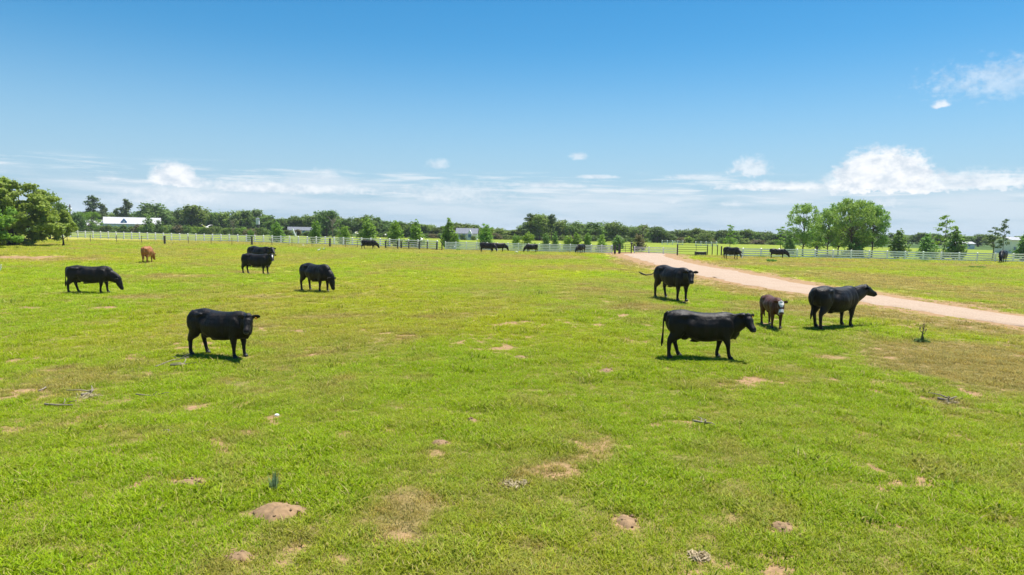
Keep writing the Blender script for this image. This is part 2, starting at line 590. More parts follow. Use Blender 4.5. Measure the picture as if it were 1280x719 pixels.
def ground_tint(x, y):
    """rgb, soil mask"""
    r = np.hypot(x, y)
    wx = x + (fbm(x / 1.7, y / 1.7, 41, 3) - 0.5) * 1.6
    wy = y + (fbm(x / 1.7, y / 1.7, 51, 3) - 0.5) * 1.6
    dry = 0.85 * sst(0.42, 0.74, fbm(wx / 5.0, wy / 7.0, 1, 5, 0.6)) + 0.35 * (fbm(x / 0.55, y / 0.55, 2, 3) - 0.5)
    dry = dry * 0.55 + 0.18 * sst(26, 75, y) + .45 * sst(.60, .76, fbm(wx / 1.1, wy / 1.1, 19, 3))
    soil = 0.75 * sst(0.70, 0.82, fbm(wx / 1.3, wy / 1.3, 9, 4, 0.6))
    soil = soil * (0.25 + 0.75 * sst(0.45, 0.65, fbm(x / 9, y / 9, 12, 2)))
    for (cx, cy, rx, ry, dr, so) in PG:
        near = (np.abs(x - cx) < 2 * rx) & (np.abs(y - cy) < 2 * ry)
        if not near.any(): continue
        xs, ys = x[near], y[near]
        wob = (fbm(xs / max(rx, .3) * 1.7, ys / max(ry, .3) * 1.7, 77, 4, 0.6) - 0.5)
        q = np.hypot((xs - cx) / rx, (ys - cy) / ry) + wob * 1.3
        k = sst(1.25, 0.35, q)
        dry[near] = dry[near] + k * dr
        kk = sst(1.05, 0.55, q + 0.4 * (fbm(xs / .35, ys / .35, 78, 3) - 0.5))
        soil[near] = np.maximum(soil[near], kk * so)
    fleck = sst(.62, .71, fbm(wx / .42, wy / .42, 14, 3, .6)) * (.35 + .65 * sst(.42, .62, fbm(x / 3.1, y / 3.1, 15, 3)))
    soil = np.maximum(soil, .85 * fleck)
    yel = np.clip(0.15 + 0.8 * sst(0.35, 0.68, fbm(wx / 9.0, wy / 12.0, 3, 4)) + 0.12 * sst(30, 70, y), 0, 1)
    dry = np.clip(dry, 0, 1)[:, None]; soil = np.clip(soil, 0, 1)[:, None]; yel = yel[:, None]
    c = G_LUSH * (1 - yel) + G_YEL * yel
    c = c * (1 - dry) + (0.55 * G_DRY + 0.45 * G_OLIVE) * dry
    fd = fence_line(x, y)
    far = sst(1, 5, y - fd)[:, None]
    strip = (sst(-30, -6, y - fd) * sst(5, -20, x))[:, None] * .55
    c = c * (1 - strip) + np.array((.40, .33, .12)) * strip
    ff = (0.86 + 0.28 * fbm(x / 11, y / 9, 21, 3))[:, None]
    c = c * (1 - far) + G_FAR * ff * far
    beyond = sst(262, 270, r)[:, None]
    c = c * (1 - beyond) + np.array((0.07, 0.12, 0.03)) * beyond
    soil = soil * (1 - far)
    return c, soil[:, 0]


def make_ground():
    azs = np.concatenate([np.linspace(-180, -56, 26)[:-1], np.linspace(-56, 56, 620), np.linspace(56, 180, 26)[1:-1]])
    rs = np.concatenate([[0.6, 1.5, 2.5], np.geomspace(3.5, 135, 420), np.geomspace(140, 330, 30), np.geomspace(360, 6000, 18)])
    A, Rr = np.meshgrid(np.radians(azs), rs)
    X = (Rr * np.sin(A)).ravel(); Y = (Rr * np.cos(A)).ravel()
    Z = terrain(X, Y)
    nc, nr = len(azs), len(rs)
    tint, soil = ground_tint(X, Y)
    th_ = (0.85 * sst(55, 16, Y))[:, None]
    tint = tint * (1 - th_) + np.array((0.215, 0.165, 0.065)) * th_           # dead thatch between the blades
    rough = (fbm(X / .22, Y / .22, 61, 2) - 0.5) * 0.03 * np.clip((60 - Rr.ravel()) / 40, 0, 1)
    Z = Z + rough
    rd = np.ones_like(X) * 9
    sel = (X > 0) & (Y < 140) & (Rr.ravel() > 10)
    rd[sel] = road_dist(X[sel], Y[sel])
    verge = sst(1.9, 1.0, rd + 0.9 * (fbm(X / 0.9, Y / 0.9, 33, 3) - 0.5))
    soil = np.maximum(soil, verge * 0.8)
    Z = Z - 0.02 * sst(1.2, 0.8, rd)
    i = np.arange(nr - 1)[:, None] * nc; j = np.arange(nc)[None, :]; j2 = (j + 1) % nc
    quads = np.stack([i + j, i + nc + j, i + nc + j2, i + j2], -1).reshape(-1, 4)
    nv = len(X)
    V = np.concatenate([np.stack([X, Y, Z], 1), [[0, 0, float(terrain(0, 0))]]])
    tris = [(nv, int(k), int((k + 1) % nc)) for k in range(nc)]
    me = bpy.data.meshes.new('pasture_ground')
    me.from_pydata(V.tolist(), [], quads[:, ::-1].tolist() + [t[::-1] for t in tris])
    me.update()
    me.polygons.foreach_set('use_smooth', [True] * len(me.polygons))
    ca = me.color_attributes.new('tint', 'FLOAT_COLOR', 'POINT')
    full_c = np.ones((nv + 1, 4)); full_c[:nv, :3] = tint; full_c[:nv, 3] = soil; full_c[nv, :3] = G_LUSH; full_c[nv, 3] = 0
    ca.data.foreach_set('color', full_c.ravel())
    if me.polygons[0].normal.z < 0: me.flip_normals()
    mt, t, o = new_mat('pasture')
    b = t.node('ShaderNodeBsdfPrincipled')
    a = t.node('ShaderNodeAttribute', attribute_name='tint')
    gm = t.node('ShaderNodeNewGeometry')
    pos = gm.outputs['Position']
    n1 = t.noise(pos, 9.0, 5, 0.65)
    n2 = t.noise(pos, 1.1, 5, 0.6)
    n3 = t.noise(pos, 0.28, 4, 0.6)
    g = t.mix(t.step(n1, 0.32, 0.68, 0.0, 0.75), a.outputs['Color'], t.mix(1.0, a.outputs['Color'], (0.48, 0.52, 0.6), 'MULTIPLY'))
    g = t.mix(t.step(n2, 0.42, 0.70, 0.0, 0.5), g, t.mix(1.0, g, (1.35, 1.08, 1.3), 'MULTIPLY'))
    g = t.mix(t.step(n3, 0.45, 0.66, 0.0, 0.5), g, t.mix(1.0, g, (0.82, 0.98, 0.7), 'MULTIPLY'))
    sc = t.mix(t.step(n1, 0.3, 0.7), tuple(G_SOIL * 0.72), tuple(G_SOIL * 1.12))
    sf = t.step(t.math('ADD', a.outputs['Alpha'], t.math('MULTIPLY', t.math('SUBTRACT', n1, 0.5), 0.7)), 0.3, 0.7)
    t.l.new(t.mix(sf, g, sc), b.inputs['Base Color'])
    b.inputs['Roughness'].default_value = 0.95
    b.inputs['Specular IOR Level'].default_value = 0.1
    bp = t.node('ShaderNodeBump')
    bp.inputs['Strength'].default_value = 0.7
    bp.inputs['Distance'].default_value = 0.06
    t.put(bp.inputs['Height'], t.math('ADD', n1, t.math('MULTIPLY', n2, 1.5)))
    t.l.new(bp.outputs[0], b.inputs['Normal'])
    t.l.new(b.outputs[0], o.inputs[0])
    tag(link('pasture_ground', me, mt), kind='structure')


make_ground()


def make_road():
    K = 12
    verts, faces = [], []
    for i, (a, b) in enumerate(zip(RLO, RHI)):
        for j in range(K + 1):
            t = j / K
            e = 0
            if j in (0, K):
                e = (vnoise(i * 0.55, j * 3.1, 7) - 0.5) * 0.12 + (vnoise(i * 0.16, j * 5.1, 8) - 0.5) * 0.10
            p = a.lerp(b, t + float(e))
            crown = 0.05 * (1 - (2 * t - 1) ** 2)
            tracks = -0.025 * (math.exp(-((t - .3) / .08) ** 2) + math.exp(-((t - .7) / .08) ** 2))
            zz = float(terrain(p.x, p.y)) + 0.012 + crown + tracks + (float(vnoise(p.x * 2.3, p.y * 2.3, 3)) - .5) * .02
            if j in (0, K): zz -= 0.03
            verts.append((p.x, p.y, zz))
    for i in range(NR - 1):
        for j in range(K):
            q = i * (K + 1) + j
            faces.append((q, q + 1, q + K + 2, q + K + 1))
    me = mesh_from('gravel_road', verts, faces, True)
    if me.polygons[0].normal.z < 0: me.flip_normals()
    mt, t, o = new_mat('gravel')
    b = t.node('ShaderNodeBsdfPrincipled')
    gm = t.node('ShaderNodeNewGeometry')
    n1 = t.noise(gm.outputs['Position'], 14.0, 5, 0.7)
    n2 = t.noise(gm.outputs['Position'], 0.7, 4, 0.6)
    c = t.mix(t.step(n1, 0.3, 0.7), (0.29, 0.213, 0.155), (0.41, 0.32, 0.245))
    c = t.mix(t.step(n2, 0.4, 0.7, 0, 0.5), c, (0.32, 0.225, 0.155))
    t.l.new(c, b.inputs['Base Color'])
    b.inputs['Roughness'].default_value = 0.95
    b.inputs['Specular IOR Level'].default_value = 0.15
    bp = t.node('ShaderNodeBump')
    bp.inputs['Strength'].default_value = 0.8
    bp.inputs['Distance'].default_value = 0.03
    t.put(bp.inputs['Height'], n1)
    t.l.new(bp.outputs[0], b.inputs['Normal'])
    t.l.new(b.outputs[0], o.inputs[0])
    tag(link('gravel_road', me, mt), kind='structure')


make_road()

# ------------------------------------------------------------------ cattle
COATS = {'black': (0.0030, 0.0028, 0.0028), 'brown': (0.30, 0.115, 0.035), 'calf': (0.070, 0.022, 0.011)}
MARK = (0.72, 0.69, 0.65)


def cow(label, px, py, hpx, yaw, name='cow', cat='cow', coat='black', head='level', hyaw=0, hpitch=-28, neck=(0.42, 0.12), legs=(0, 0, 0, 0),
        tail='hang', belly=1.0, girth=1.0, face=0, chest=False, voxel=0.024, tagged=False, parts=True, group='cattle grazing in the pasture', leglen=1.0, hs=1.0, gx=1.34, rump=0.0):
    """legs: forward swing of the feet (front left, front right, hind left, hind right)"""
    random.seed(int(px * 7 + py))
    base = gp(px, py)
    s = hpx * base.y / F / 1.37
    bm = bmesh.new()
    Y = Vector((0, 1, 0))
    knots = np.array([(-1.06, 1.19, .95, .09), (-1.02, 1.27, .82, .18), (-.92, 1.33, .72, .255), (-.70, 1.365, .67, .30), (-.45, 1.36, .60, .33), (-.15, 1.335, .485, .375), (.15, 1.32, .465, .375),
                      (.42, 1.33, .51, .335), (.64, 1.37, .535, .275), (.83, 1.355, .56, .225), (.97, 1.29, .61, .17), (1.07, 1.17, .70, .11)])
    tt = np.linspace(0, 1, 40); kt = np.linspace(0, 1, len(knots))
    kk_ = [np.interp(tt, kt, knots[:, q]) for q in range(4)]
    for q in range(4):
        for _ in range(2): kk_[q][1:-1] = .25 * kk_[q][:-2] + .5 * kk_[q][1:-1] + .25 * kk_[q][2:]
    prof = list(zip(*kk_))
    n = 22
    rings = []
    for (x, zt, zb, w) in prof:
        zb = zt - (zt - zb) * belly
        w *= girth
        zc, hz = (zt + zb) / 2, (zt - zb) / 2
        ring = []
        for j in range(n):
            a = 2 * PI * j / n
            ca, sa = math.cos(a), math.sin(a)
            yy = math.copysign(abs(ca) ** 0.86, ca) * w * (1.0 - 0.10 * max(sa, 0) ** 2)
            zz = zc + math.copysign(abs(sa) ** 0.92, sa) * hz
            ring.append(bm.verts.new((x, yy, zz)))
        rings.append(ring)
    for a, b in zip(rings, rings[1:]):
        for j in range(n):
            bm.faces.new((a[j], a[(j + 1) % n], b[(j + 1) % n], b[j]))
    bm.faces.new(rings[0]); bm.faces.new(list(reversed(rings[-1])))
    for sy in (1, -1):
        ball_bm(bm, (-.56, sy * .24 * girth, 1.185), (.17, .07, .09))          # hook bone
        ball_bm(bm, (-.96, sy * .12, 1.15), (.09, .07, .09))                     # pin bone
        ball_bm(bm, (.66, sy * .215 * girth, .93), (.22, .085, .27))             # shoulder
        ball_bm(bm, (-.76, sy * .195 * girth, .98), (.27, .14, .34))
        tube_bm(bm, [(-.52, sy * .21 * girth, 1.16), (-.74, sy * .235 * girth, 1.20), (-.95, sy * .15 * girth, 1.19)], [.06, .07, .05], None, Vector((0, 1, 0)), 8)             # thigh
    ball_bm(bm, (-.20, 0, .485 + .86 * .62 * (1 - belly)), (.16, .06, .035))      # navel
    ball_bm(bm, (-.50, 0, .60 + .3 * (1 - belly)), (.13, .10, .10))      # udder
    # legs
    feet = []
    lz = 1.0
    for k, (sy, fx) in enumerate(((1, 0), (-1, 0), (1, 1), (-1, 1))):
        d = legs[k]
        if fx == 0:
            y = sy * .185 * girth
            o_x = .06
            pts = [(.60, y, .98), (.575 + .12 * d, y, .76), (.56 + .28 * d, y, .60), (.575 + .62 * d, y * .97, .42), (.570 + .72 * d, y * .97, .33), (.565 + .92 * d, y * .97, .15), (.585 + .98 * d, y * .97, .085), (.61 + d, y * .97, .03)]
            ra = [.13, .115, .092, .068, .056, .048, .056, .060]
            rb = [.21, .165, .120, .074, .058, .050, .062, .072]
        else:
            y = sy * .185 * girth
            o_x = -.06
            pts = [(-.68, y, 1.02), (-.66 + .1 * d, y * 1.05, .84), (-.69 + .3 * d, y, .66), (-.81 + .55 * d, y * .95, .50), (-.815 + .66 * d, y * .95, .41), (-.785 + .88 * d, y * .95, .17), (-.765 + .95 * d, y * .95, .09), (-.735 + d, y * .95, .03)]
            ra = [.15, .14, .11, .068, .056, .048, .056, .060]
            rb = [.27, .25, .185, .098, .070, .054, .062, .072]
        pts = [(q[0] + o_x, q[1], q[2]) for q in pts]
        tube_bm(bm, pts, ra, rb, Y, 12, 0.4)
        feet.append(Vector(pts[-1]))
    # head frame and neck
    if head == 'graze':
        poll = Vector((gx, math.sin(R(hyaw)) * .35, .55 + neck[1]))
        hp = R(hpitch if hpitch != -28 else -66)
    else:
        poll = Vector((.92 + neck[0] * math.cos(R(hyaw) * .6), neck[0] * math.sin(R(hyaw) * .6), 1.27 + neck[1]))
        hp = R(hpitch)
    hy = R(hyaw)
    f = Vector((math.cos(hp) * math.cos(hy), math.cos(hp) * math.sin(hy), math.sin(hp)))
    sd_ = Vector((-math.sin(hy), math.cos(hy), 0))
    u = f.cross(sd_)
    p0 = Vector((.60, 0, .94)); p1 = Vector((.92, 0, 1.0 if head != 'graze' else .95)); p3 = poll + f * .04 - u * .02
    p2 = p3 - (f * .12 if head == 'graze' else Vector((.20 * math.cos(hy * .5), .20 * math.sin(hy * .5), .10)))
    npts, nra, nrb, nsd = [], [], [], []
    for i in range(7):
        t = i / 6
        npts.append((1 - t) ** 3 * p0 + 3 * (1 - t) ** 2 * t * p1 + 3 * (1 - t) * t * t * p2 + t ** 3 * p3)
        nra.append((.23 * (1 - t) + .115 * t) * girth)
        nrb.append((.355 * (1 - t) + .195 * t))
        nsd.append(Y.lerp(sd_, t))
    tube_bm(bm, npts, nra, nrb, nsd, 16, 0.4)
    hl = hs
    hr = [(-.05, .085, .08, .01), (.03, .122, .135, 0), (.13, .138, .160, -.02), (.22, .120, .150, -.03), (.31, .096, .124, -.03), (.39, .090, .106, -.025), (.46, .098, .096, -.02), (.505, .080, .074, -.02)]
    tube_bm(bm, [poll + f * t * hl + u * o_ for t, a, b, o_ in hr], [a * hs for t, a, b, o_ in hr], [b * hs for t, a, b, o_ in hr], sd_, 16, 0.35)
    ball_bm(bm, poll + u * .10 + f * .01, (.085, .075, .06))
    # ears
    for sy in (1, -1):
        e0 = poll + sd_ * sy * .09 + u * .055 - f * .005
        ed = (sd_ * sy + u * (-.28) - f * .15).normalized()
        tube_bm(bm, [e0, e0 + ed * .06, e0 + ed * .13, e0 + ed * .20, e0 + ed * .235], [.035, .062, .076, .060, .030], [.028, .024, .020, .018, .016], (u * .35 + Vector((0, 0, .65))).normalized(), 10, 0.5)
    # tail
    if tail == 'hang':
        tp = [(-1.0, 0, 1.29), (-1.09, 0, 1.22), (-1.12, 0, 1.05), (-1.125, .01, .80), (-1.13, .015, .60), (-1.14, .02, .45), (-1.15, .03, .30)]
    elif tail == 'back':
        tp = [(-1.0, 0, 1.29), (-1.10, 0, 1.22), (-1.15, .02, 1.02), (-1.18, .05, .80), (-1.22, .08, .60), (-1.27, .10, .45), (-1.33, .12, .33)]
    else:                                        # swung out to the side
        tp = [(-1.0, 0, 1.29), (-1.09, -.01, 1.22), (-1.15, -.05, 1.06), (-1.24, -.17, .93), (-1.38, -.36, .89), (-1.50, -.52, .95), (-1.57, -.62, 1.02)]
    tr = [.042, .036, .030, .027, .034, .046, .022]
    tube_bm(bm, tp, tr, tr, None, 8, 0.6)
    # dewlap / brisket
    tube_bm(bm, [(.90, 0, .62), (1.02, 0, .78), npts[3] - Vector((0, 0, nrb[3] * .75))], [.07, .06, .035], [.10, .08, .05], Y, 10)
    me = weld(name, bm, voxel, 6, 0.5)
    nv = len(me.vertices)
    co = np.empty(nv * 3); me.vertices.foreach_get('co', co); co = co.reshape(-1, 3)
    # hollows and muscle: flank, behind the shoulder, before the thigh, along the neck
    body = (np.abs(co[:, 1]) > .12).astype(float)
    dent = np.zeros(nv)
    for (cx, cz, sx, sz, dp) in ((-.36, 1.14, .14, .13, .075), (.40, .92, .07, .30, .028), (-.47, .78, .08, .20, .035), (.86, 1.08, .06, .22, .03), (-.72, 1.12, .10, .06, .018), (-.05, .95, .30, .10, -.015), (.62, 1.16, .10, .10, -.012)):
        dent += dp * np.exp(-((co[:, 0] - cx) / sx) ** 2 - ((co[:, 2] - cz) / sz) ** 2)
    for q in range(9):                                            # faint ribs
        dent += .0045 * math.sin(q * 1.3 + px) * np.exp(-((co[:, 0] - (-.22 + .065 * q)) / .02) ** 2 - ((co[:, 2] - .9) / .22) ** 2)
    dent += (fbm(co[:, 0] * 5 + px, co[:, 2] * 4.2 + co[:, 1] * 3, 3, 3) - .5) * .026
    co[:, 1] -= np.sign(co[:, 1]) * dent * body * girth
    topl = np.exp(-(co[:, 1] / .16) ** 2) * (co[:, 2] > 1.15) * (np.abs(co[:, 0]) < 1.0)
    co[:, 2] += topl * (.022 * np.exp(-((co[:, 0] + .55) / .16) ** 2) - .016 * np.exp(-((co[:, 0] + .12) / .25) ** 2) + .006 * np.exp(-((co[:, 0] - .62) / .2) ** 2))
    co[:, 2] += rump * np.clip(-co[:, 0] * .5 + .5, 0, 1.1) * np.clip(co[:, 2] / 1.2, 0, 1)
    me.vertices.foreach_set('co', co.ravel()); me.update()
    # coat colours
    colr = np.tile(np.array(COATS[coat]), (nv, 1))
    rel = co - np.array(poll)
    hf, hs_, hu = rel @ np.array(f), rel @ np.array(sd_), rel @ np.array(u)
    inhead = (np.abs(hs_) < .15) & (hf > -.03) & (hf < .60) & (np.abs(hu) < .22)
    if face:
        if face == 2:
            mk = inhead & (hf > .0) & (np.abs(hs_) < (.10 - .05 * np.exp(-((hf - .27) / .08) ** 2)) * hs) & ((hu > .0) | (hf > .38)) & (np.abs(hf / hs - .30) > .035)
        else:
            mk = inhead & (hf > .10) & (hf < (.30 if voxel < .03 else .6)) & (np.abs(hs_) < .03 + .05 * np.clip(hf - .3, 0, 1)) & (hu > -.03)
        colr[mk] = MARK
    if chest:
        mk = (co[:, 0] > .90) & (np.abs(co[:, 1]) < .06) & (co[:, 2] > .66) & (co[:, 2] < .92)
        colr[mk] = np.array(MARK) * .7
    if coat == 'calf':
        nose = inhead & (hf > .50)
        colr[nose] = (0.10, 0.05, 0.045)
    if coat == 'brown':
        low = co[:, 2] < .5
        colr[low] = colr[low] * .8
    ca = me.color_attributes.new('coat', 'FLOAT_COLOR', 'POINT')
    ca.data.foreach_set('color', np.concatenate([colr, np.ones((nv, 1))], 1).ravel())
    o = link(name, me, M['coat'])
    o.location = base + Vector((0, 0, .012))
    o.scale = (s, s, s * leglen)
    o.rotation_euler = (0, 0, R(yaw))
    tag(o, label, cat, group)
    if parts:
        for sy in (1, -1):
            b2 = bmesh.new()
            ball_bm(b2, poll + f * .15 + sd_ * sy * .113 + u * .045, (.022, .016, .02), None, 8)
            link('eye', bm_mesh('eye', b2, True), M['eye'], o)
        b2 = bmesh.new()
        ball_bm(b2, poll + f * .505 - u * .008, (.048, .074, .05), Matrix((f, sd_, u)).transposed(), 10)
        link('nose', bm_mesh('nose', b2, True), M['nose'], o)
        for fp in feet:
            b2 = bmesh.new()
            tube_bm(b2, [(fp.x + .012, fp.y, -.005), (fp.x + .006, fp.y, .035), (fp.x - .006, fp.y, .075)], [.064, .064, .055], [.082, .074, .062], Vector((0, 1, 0)), 10, 0.05)
            link('hoof', bm_mesh('hoof', b2, True), M['hoof'], o)
        if tagged:
            sy = tagged
            e0 = poll + sd_ * sy * .20 + u * .01 + f * .0
            b2 = bmesh.new()
            tube_bm(b2, [e0 + u * .025 + f * .02, e0 + f * .02 - u * .03, e0 - u * .075 + f * .02], [.018, .034, .032], [.006, .006, .006], sd_, 8, 0.2)
            link('ear_tag', bm_mesh('ear_tag', b2), M['tag'], o)
    return o


G1 = 'cattle in the pasture'
cow('black cow turning its head to the camera, standing alone on the near left grass', 276, 445.5, 59, -19, head='level', hyaw=-62, hpitch=-50, neck=(.34, -.04), legs=(.06, .02, .16, -.10), tail='back', voxel=.019, tagged=1, group=G1, girth=1.05)
cow('long black cow walking with its face turned to the camera, nearest of the right cattle', 876, 448, 59, -3, hyaw=-66, hpitch=-44, neck=(.35, .0), rump=.05, legs=(-.14, .14, .20, -.14), voxel=.019, tagged=1, group=G1)
cow('large black cow standing side-on with raised head, right of the white-faced calf', 1042, 409, 51.5, 29, hyaw=-18, hpitch=-24, neck=(.46, .0), rump=.02, legs=(.05, -.05, .16, -.12), voxel=.02, group=G1, girth=1.12)
cow('dark brown calf with a white face standing between two black cows', 964, 408.5, 38.5, -93, name='calf', cat='calf', coat='calf', hyaw=-8, hpitch=-56, neck=(.22, -.08), legs=(.04, -.03, .06, -.06), face=2, chest=True, belly=.80, girth=.92, hs=1.08, voxel=.02, group=None, tail='hang')
cow('black cow swinging its tail out sideways, just below the gravel road', 840, 375, 41.5, -66, hyaw=-30, hpitch=-46, neck=(.36, -.08), rump=.05, legs=(.03, -.05, .16, -.10), tail='side', voxel=.021, group=G1, belly=.94)
cow('black cow grazing with its head down, leftmost black cow of the herd', 113, 366.5, 34.5, 8, head='graze', hyaw=-8, legs=(.10, -.08, .20, -.10), voxel=.022, group=G1, girth=1.05)
cow('black cow grazing toward the right, between the near cow and the standing pair', 395, 364.5, 35, -38, head='graze', hyaw=10, hpitch=-76, gx=1.16, legs=(.03, -.08, .10, -.10), tail='back', voxel=.022, group=G1, girth=1.08)
cow('black cow with a small white face mark, front one of the overlapping pair', 321, 343, 26, -14, hyaw=-48, hpitch=-36, neck=(.38, .0), legs=(.08, -.03, .06, -.08), face=1, voxel=.026, group=G1)
cow('black cow half hidden behind the cow with the white face mark', 325, 334, 26, -32, hyaw=-20, hpitch=-30, neck=(.40, -.04), voxel=.028, group=G1)
cow('orange-brown cow grazing by itself near the wire fence', 184.5, 328.5, 20.5, 106, coat='brown', head='graze', hyaw=-25, legs=(.0, .05, .10, -.06), voxel=.028, group=G1)
G2 = 'black cattle along the white fence'
cow('black cow grazing alone before the pipe fence posts', 461, 311.8, 11.8, -4, head='graze', legs=(.1, -.05, .18, -.14), voxel=.034, parts=False, group=G2)
cow('black cow with a pale blaze at the fence, left one of the pair', 609, 315.6, 12.5, -18, head='graze', hyaw=-20, neck=(0, .1), face=1, voxel=.034, parts=False, group=G2)
cow('black cow grazing head to the ground, right one of the pair at the fence', 623, 315.0, 11.5, 10, head='graze', voxel=.034, parts=False, group=G2)
cow('black cow grazing with its head to the left at the middle of the white fence', 664.5, 316.3, 11.4, 215, head='graze', voxel=.034, parts=False, group=G2)
cow('black cow seen end-on at the white fence, nearest to the dark pipe gate', 726, 317.2, 12.0, 240, head='graze', hyaw=-15, voxel=.034, parts=False, group=G2)
cow('white-faced black cow grazing beside the pipe corral', 914, 324.3, 15.5, -58, head='graze', hyaw=-10, face=2, tail='back', voxel=.034, parts=False, group=G2)
cow('black cow grazing at the white fence beside the bright weed clumps', 972, 323.0, 12.2, -26, head='graze', voxel=.034, parts=False, group=G2)
cow('black cow grazing below the thin pine at the fence, rightmost of the herd', 1253, 328.5, 15.5, 226, head='graze', hyaw=10, voxel=.034, parts=False, group=G2)

# ------------------------------------------------------------------ egrets


def egret(label, loc, s=1.0, rz=0.0, fly=False, peck=False):
    bm = bmesh.new()
    if fly:
        tube_bm(bm, [(-.26, 0, .0), (-.12, 0, .01), (.03, 0, .02), (.14, 0, .04), (.20, 0, .07), (.26, 0, .07), (.31, 0, .065)], [.05, .06, .065, .045, .032, .034, .02], None, Vector((0, 1, 0)), 10)
        for sy in (1, -1):
            tube_bm(bm, [(.04, sy * .03, .03), (.05, sy * .20, .13), (.01, sy * .36, .22), (-.08, sy * .50, .24), (-.14, sy * .58, .22)], [.085, .095, .085, .06, .02], [.022, .016, .014, .012, .01], Vector((1, 0, 0)), 10)
        bill0 = Vector((.33, 0, .062)); bd = Vector((1, 0, -.1))
    else:
        tube_bm(bm, [(-.24, 0, .22), (-.12, 0, .26), (.02, 0, .30), (.10, 0, .33)], [.025, .07, .08, .045], [.03, .075, .085, .05], Vector((0, 1, 0)), 10)
        if peck:
            tube_bm(bm, [(.06, 0, .33), (.16, 0, .34), (.22, 0, .26), (.25, 0, .17)], [.045, .035, .03, .03], None, Vector((0, 1, 0)), 8)
            bill0 = Vector((.26, 0, .14)); bd = Vector((.3, 0, -1))
        else:
            tube_bm(bm, [(.06, 0, .33), (.13, 0, .40), (.11, 0, .49), (.15, 0, .545), (.19, 0, .545)], [.045, .032, .026, .034, .022], None, Vector((0, 1, 0)), 8)
            bill0 = Vector((.20, 0, .545)); bd = Vector((1, 0, -.2))
    me = weld('egret', bm, .016, 2)
    o = link('egret', me, M['egret'])
    o.location = loc; o.scale = (s, s, s); o.rotation_euler = (0, 0, rz)
    tag(o, label, 'egret', 'white egrets around the herd')
    b2 = bmesh.new()
    bd.normalize()
    tube_bm(b2, [bill0, bill0 + bd * .04, bill0 + bd * .085], [.012, .008, .002], None, None, 6)
    link('bill', bm_mesh('bill', b2), M['bill'], o)
    for sy in (1, -1):
        b2 = bmesh.new()
        if fly:
            tube_bm(b2, [(-.2, sy * .02, -.01), (-.33, sy * .02, -.015), (-.42, sy * .02, -.02)], [.010, .008, .012], None, None, 6)
        else:
            tube_bm(b2, [(-.01, sy * .03, .25), (-.02, sy * .03, .12), (.0, sy * .03, 0.0)], [.012, .009, .012], None, None, 6)
        link('leg', bm_mesh('leg', b2), M['egret_leg'], o)


def sky_pt(px, py, dist):
    d = ray(px, py)
    return Vector((0, 0, CAM_H)) + d * (dist / d.y)


egret('white egret flying with raised wings in front of the hedge, above the left fence', sky_pt(258, 284.5, 62), 1.0, R(150), fly=True)
egret('white egret flying low over the fence between two young trees', sky_pt(528, 300, 82), 1.0, R(30), fly=True)
egret('white egret flying over the far field just above the grazing fence cow', sky_pt(445.5, 292, 105), 1.1, R(200), fly=True)
egret('tiny white egret flying over the far field, second bird right of the grazing fence cow', sky_pt(481.5, 294, 140), 1.0, R(170), fly=True)
egret('white egret standing at the left edge of the pasture', gp(-1, 344), 1.15, R(-10))
egret('white egret walking on the grass, left one of two birds below the fence', gp(399, 315), 1.0, R(20))
egret('white egret with its neck stretched up, right one of two birds below the fence', gp(405, 314), 1.05, R(-30))
egret('white egret crouching beside the wire fence, right of the overlapping pair of cows', gp(379, 308.5), .9, R(160), peck=True)
egret('white egret on the grass beside the left-headed cow at the fence', gp(645.5, 317.3), 1.0, R(170), peck=True)
egret('white egret standing on the far side of the white panel fence', at(567.5, 118), 1.3, R(80))

# ------------------------------------------------------------------ fences
UNIT = {}


def unit_box(mat):
    if mat not in UNIT:
        b = bmesh.new()
        box_bm(b, (0, 0, 0), (1, 1, 1))
        UNIT[mat] = bm_mesh('rail', b)
        UNIT[mat].materials.append(M[mat])
    return UNIT[mat]


def unit_post(mat, cap):
    key = (mat, cap)
    if key not in UNIT:
        b = bmesh.new()
        box_bm(b, (0, 0, .5), (1, 1, 1.0))
        if cap:
            box_bm(b, (0, 0, 1.012), (1.18, 1.18, .024))
            bmesh.ops.create_cone(b, cap_ends=True, segments=4, radius1=.75, radius2=.05, depth=.05, matrix=Matrix.Translation((0, 0, 1.05)) @ Matrix.Rotation(PI / 4, 4, 'Z'))
        UNIT[key] = bm_mesh('post', b)
        UNIT[key].materials.append(M[mat])
    return UNIT[key]


def bar(name, mat, parent, a, b, w, h):
    """a straight bar between two points (local to the parent's origin)"""
    o = link(name, unit_box(mat), None, parent)
    d = b - a
    o.location = (a + b) / 2
    o.rotation_euler = (0, -math.asin(max(-1, min(1, d.z / d.length))), math.atan2(d.y, d.x))
    o.scale = (d.length, w, h)
    return o


def rail_fence(label, pts, height, nrails, mat='white_vinyl', pw=.15, rh=.12, name='rail_fence', cap=True, group=None, posts=True):
    """posts at pts, rails between them"""
    org = pts[0].copy()
    t = thing(name, label, 'fence', org, 0, group)
    for i, p in enumerate(pts):
        o = link('post', unit_post(mat, cap), None, t)
        q = pts[min(i + 1, len(pts) - 1)] - pts[max(i - 1, 0)]
        o.location = p - org - Vector((0, 0, .05))
        o.rotation_euler = (0, 0, math.atan2(q.y, q.x))
        o.scale = (pw, pw, height + .05)
    for a, b in zip(pts, pts[1:]):
        d = (b - a).normalized()
        for k in range(nrails):
            z = height * (0.16 + (0.94 - 0.16) * k / (nrails - 1))
            bar('rail', mat, t, a - org + d * pw * .5 + Vector((0, 0, z)), b - org - d * pw * .5 + Vector((0, 0, z)), .045, rh)
    return t


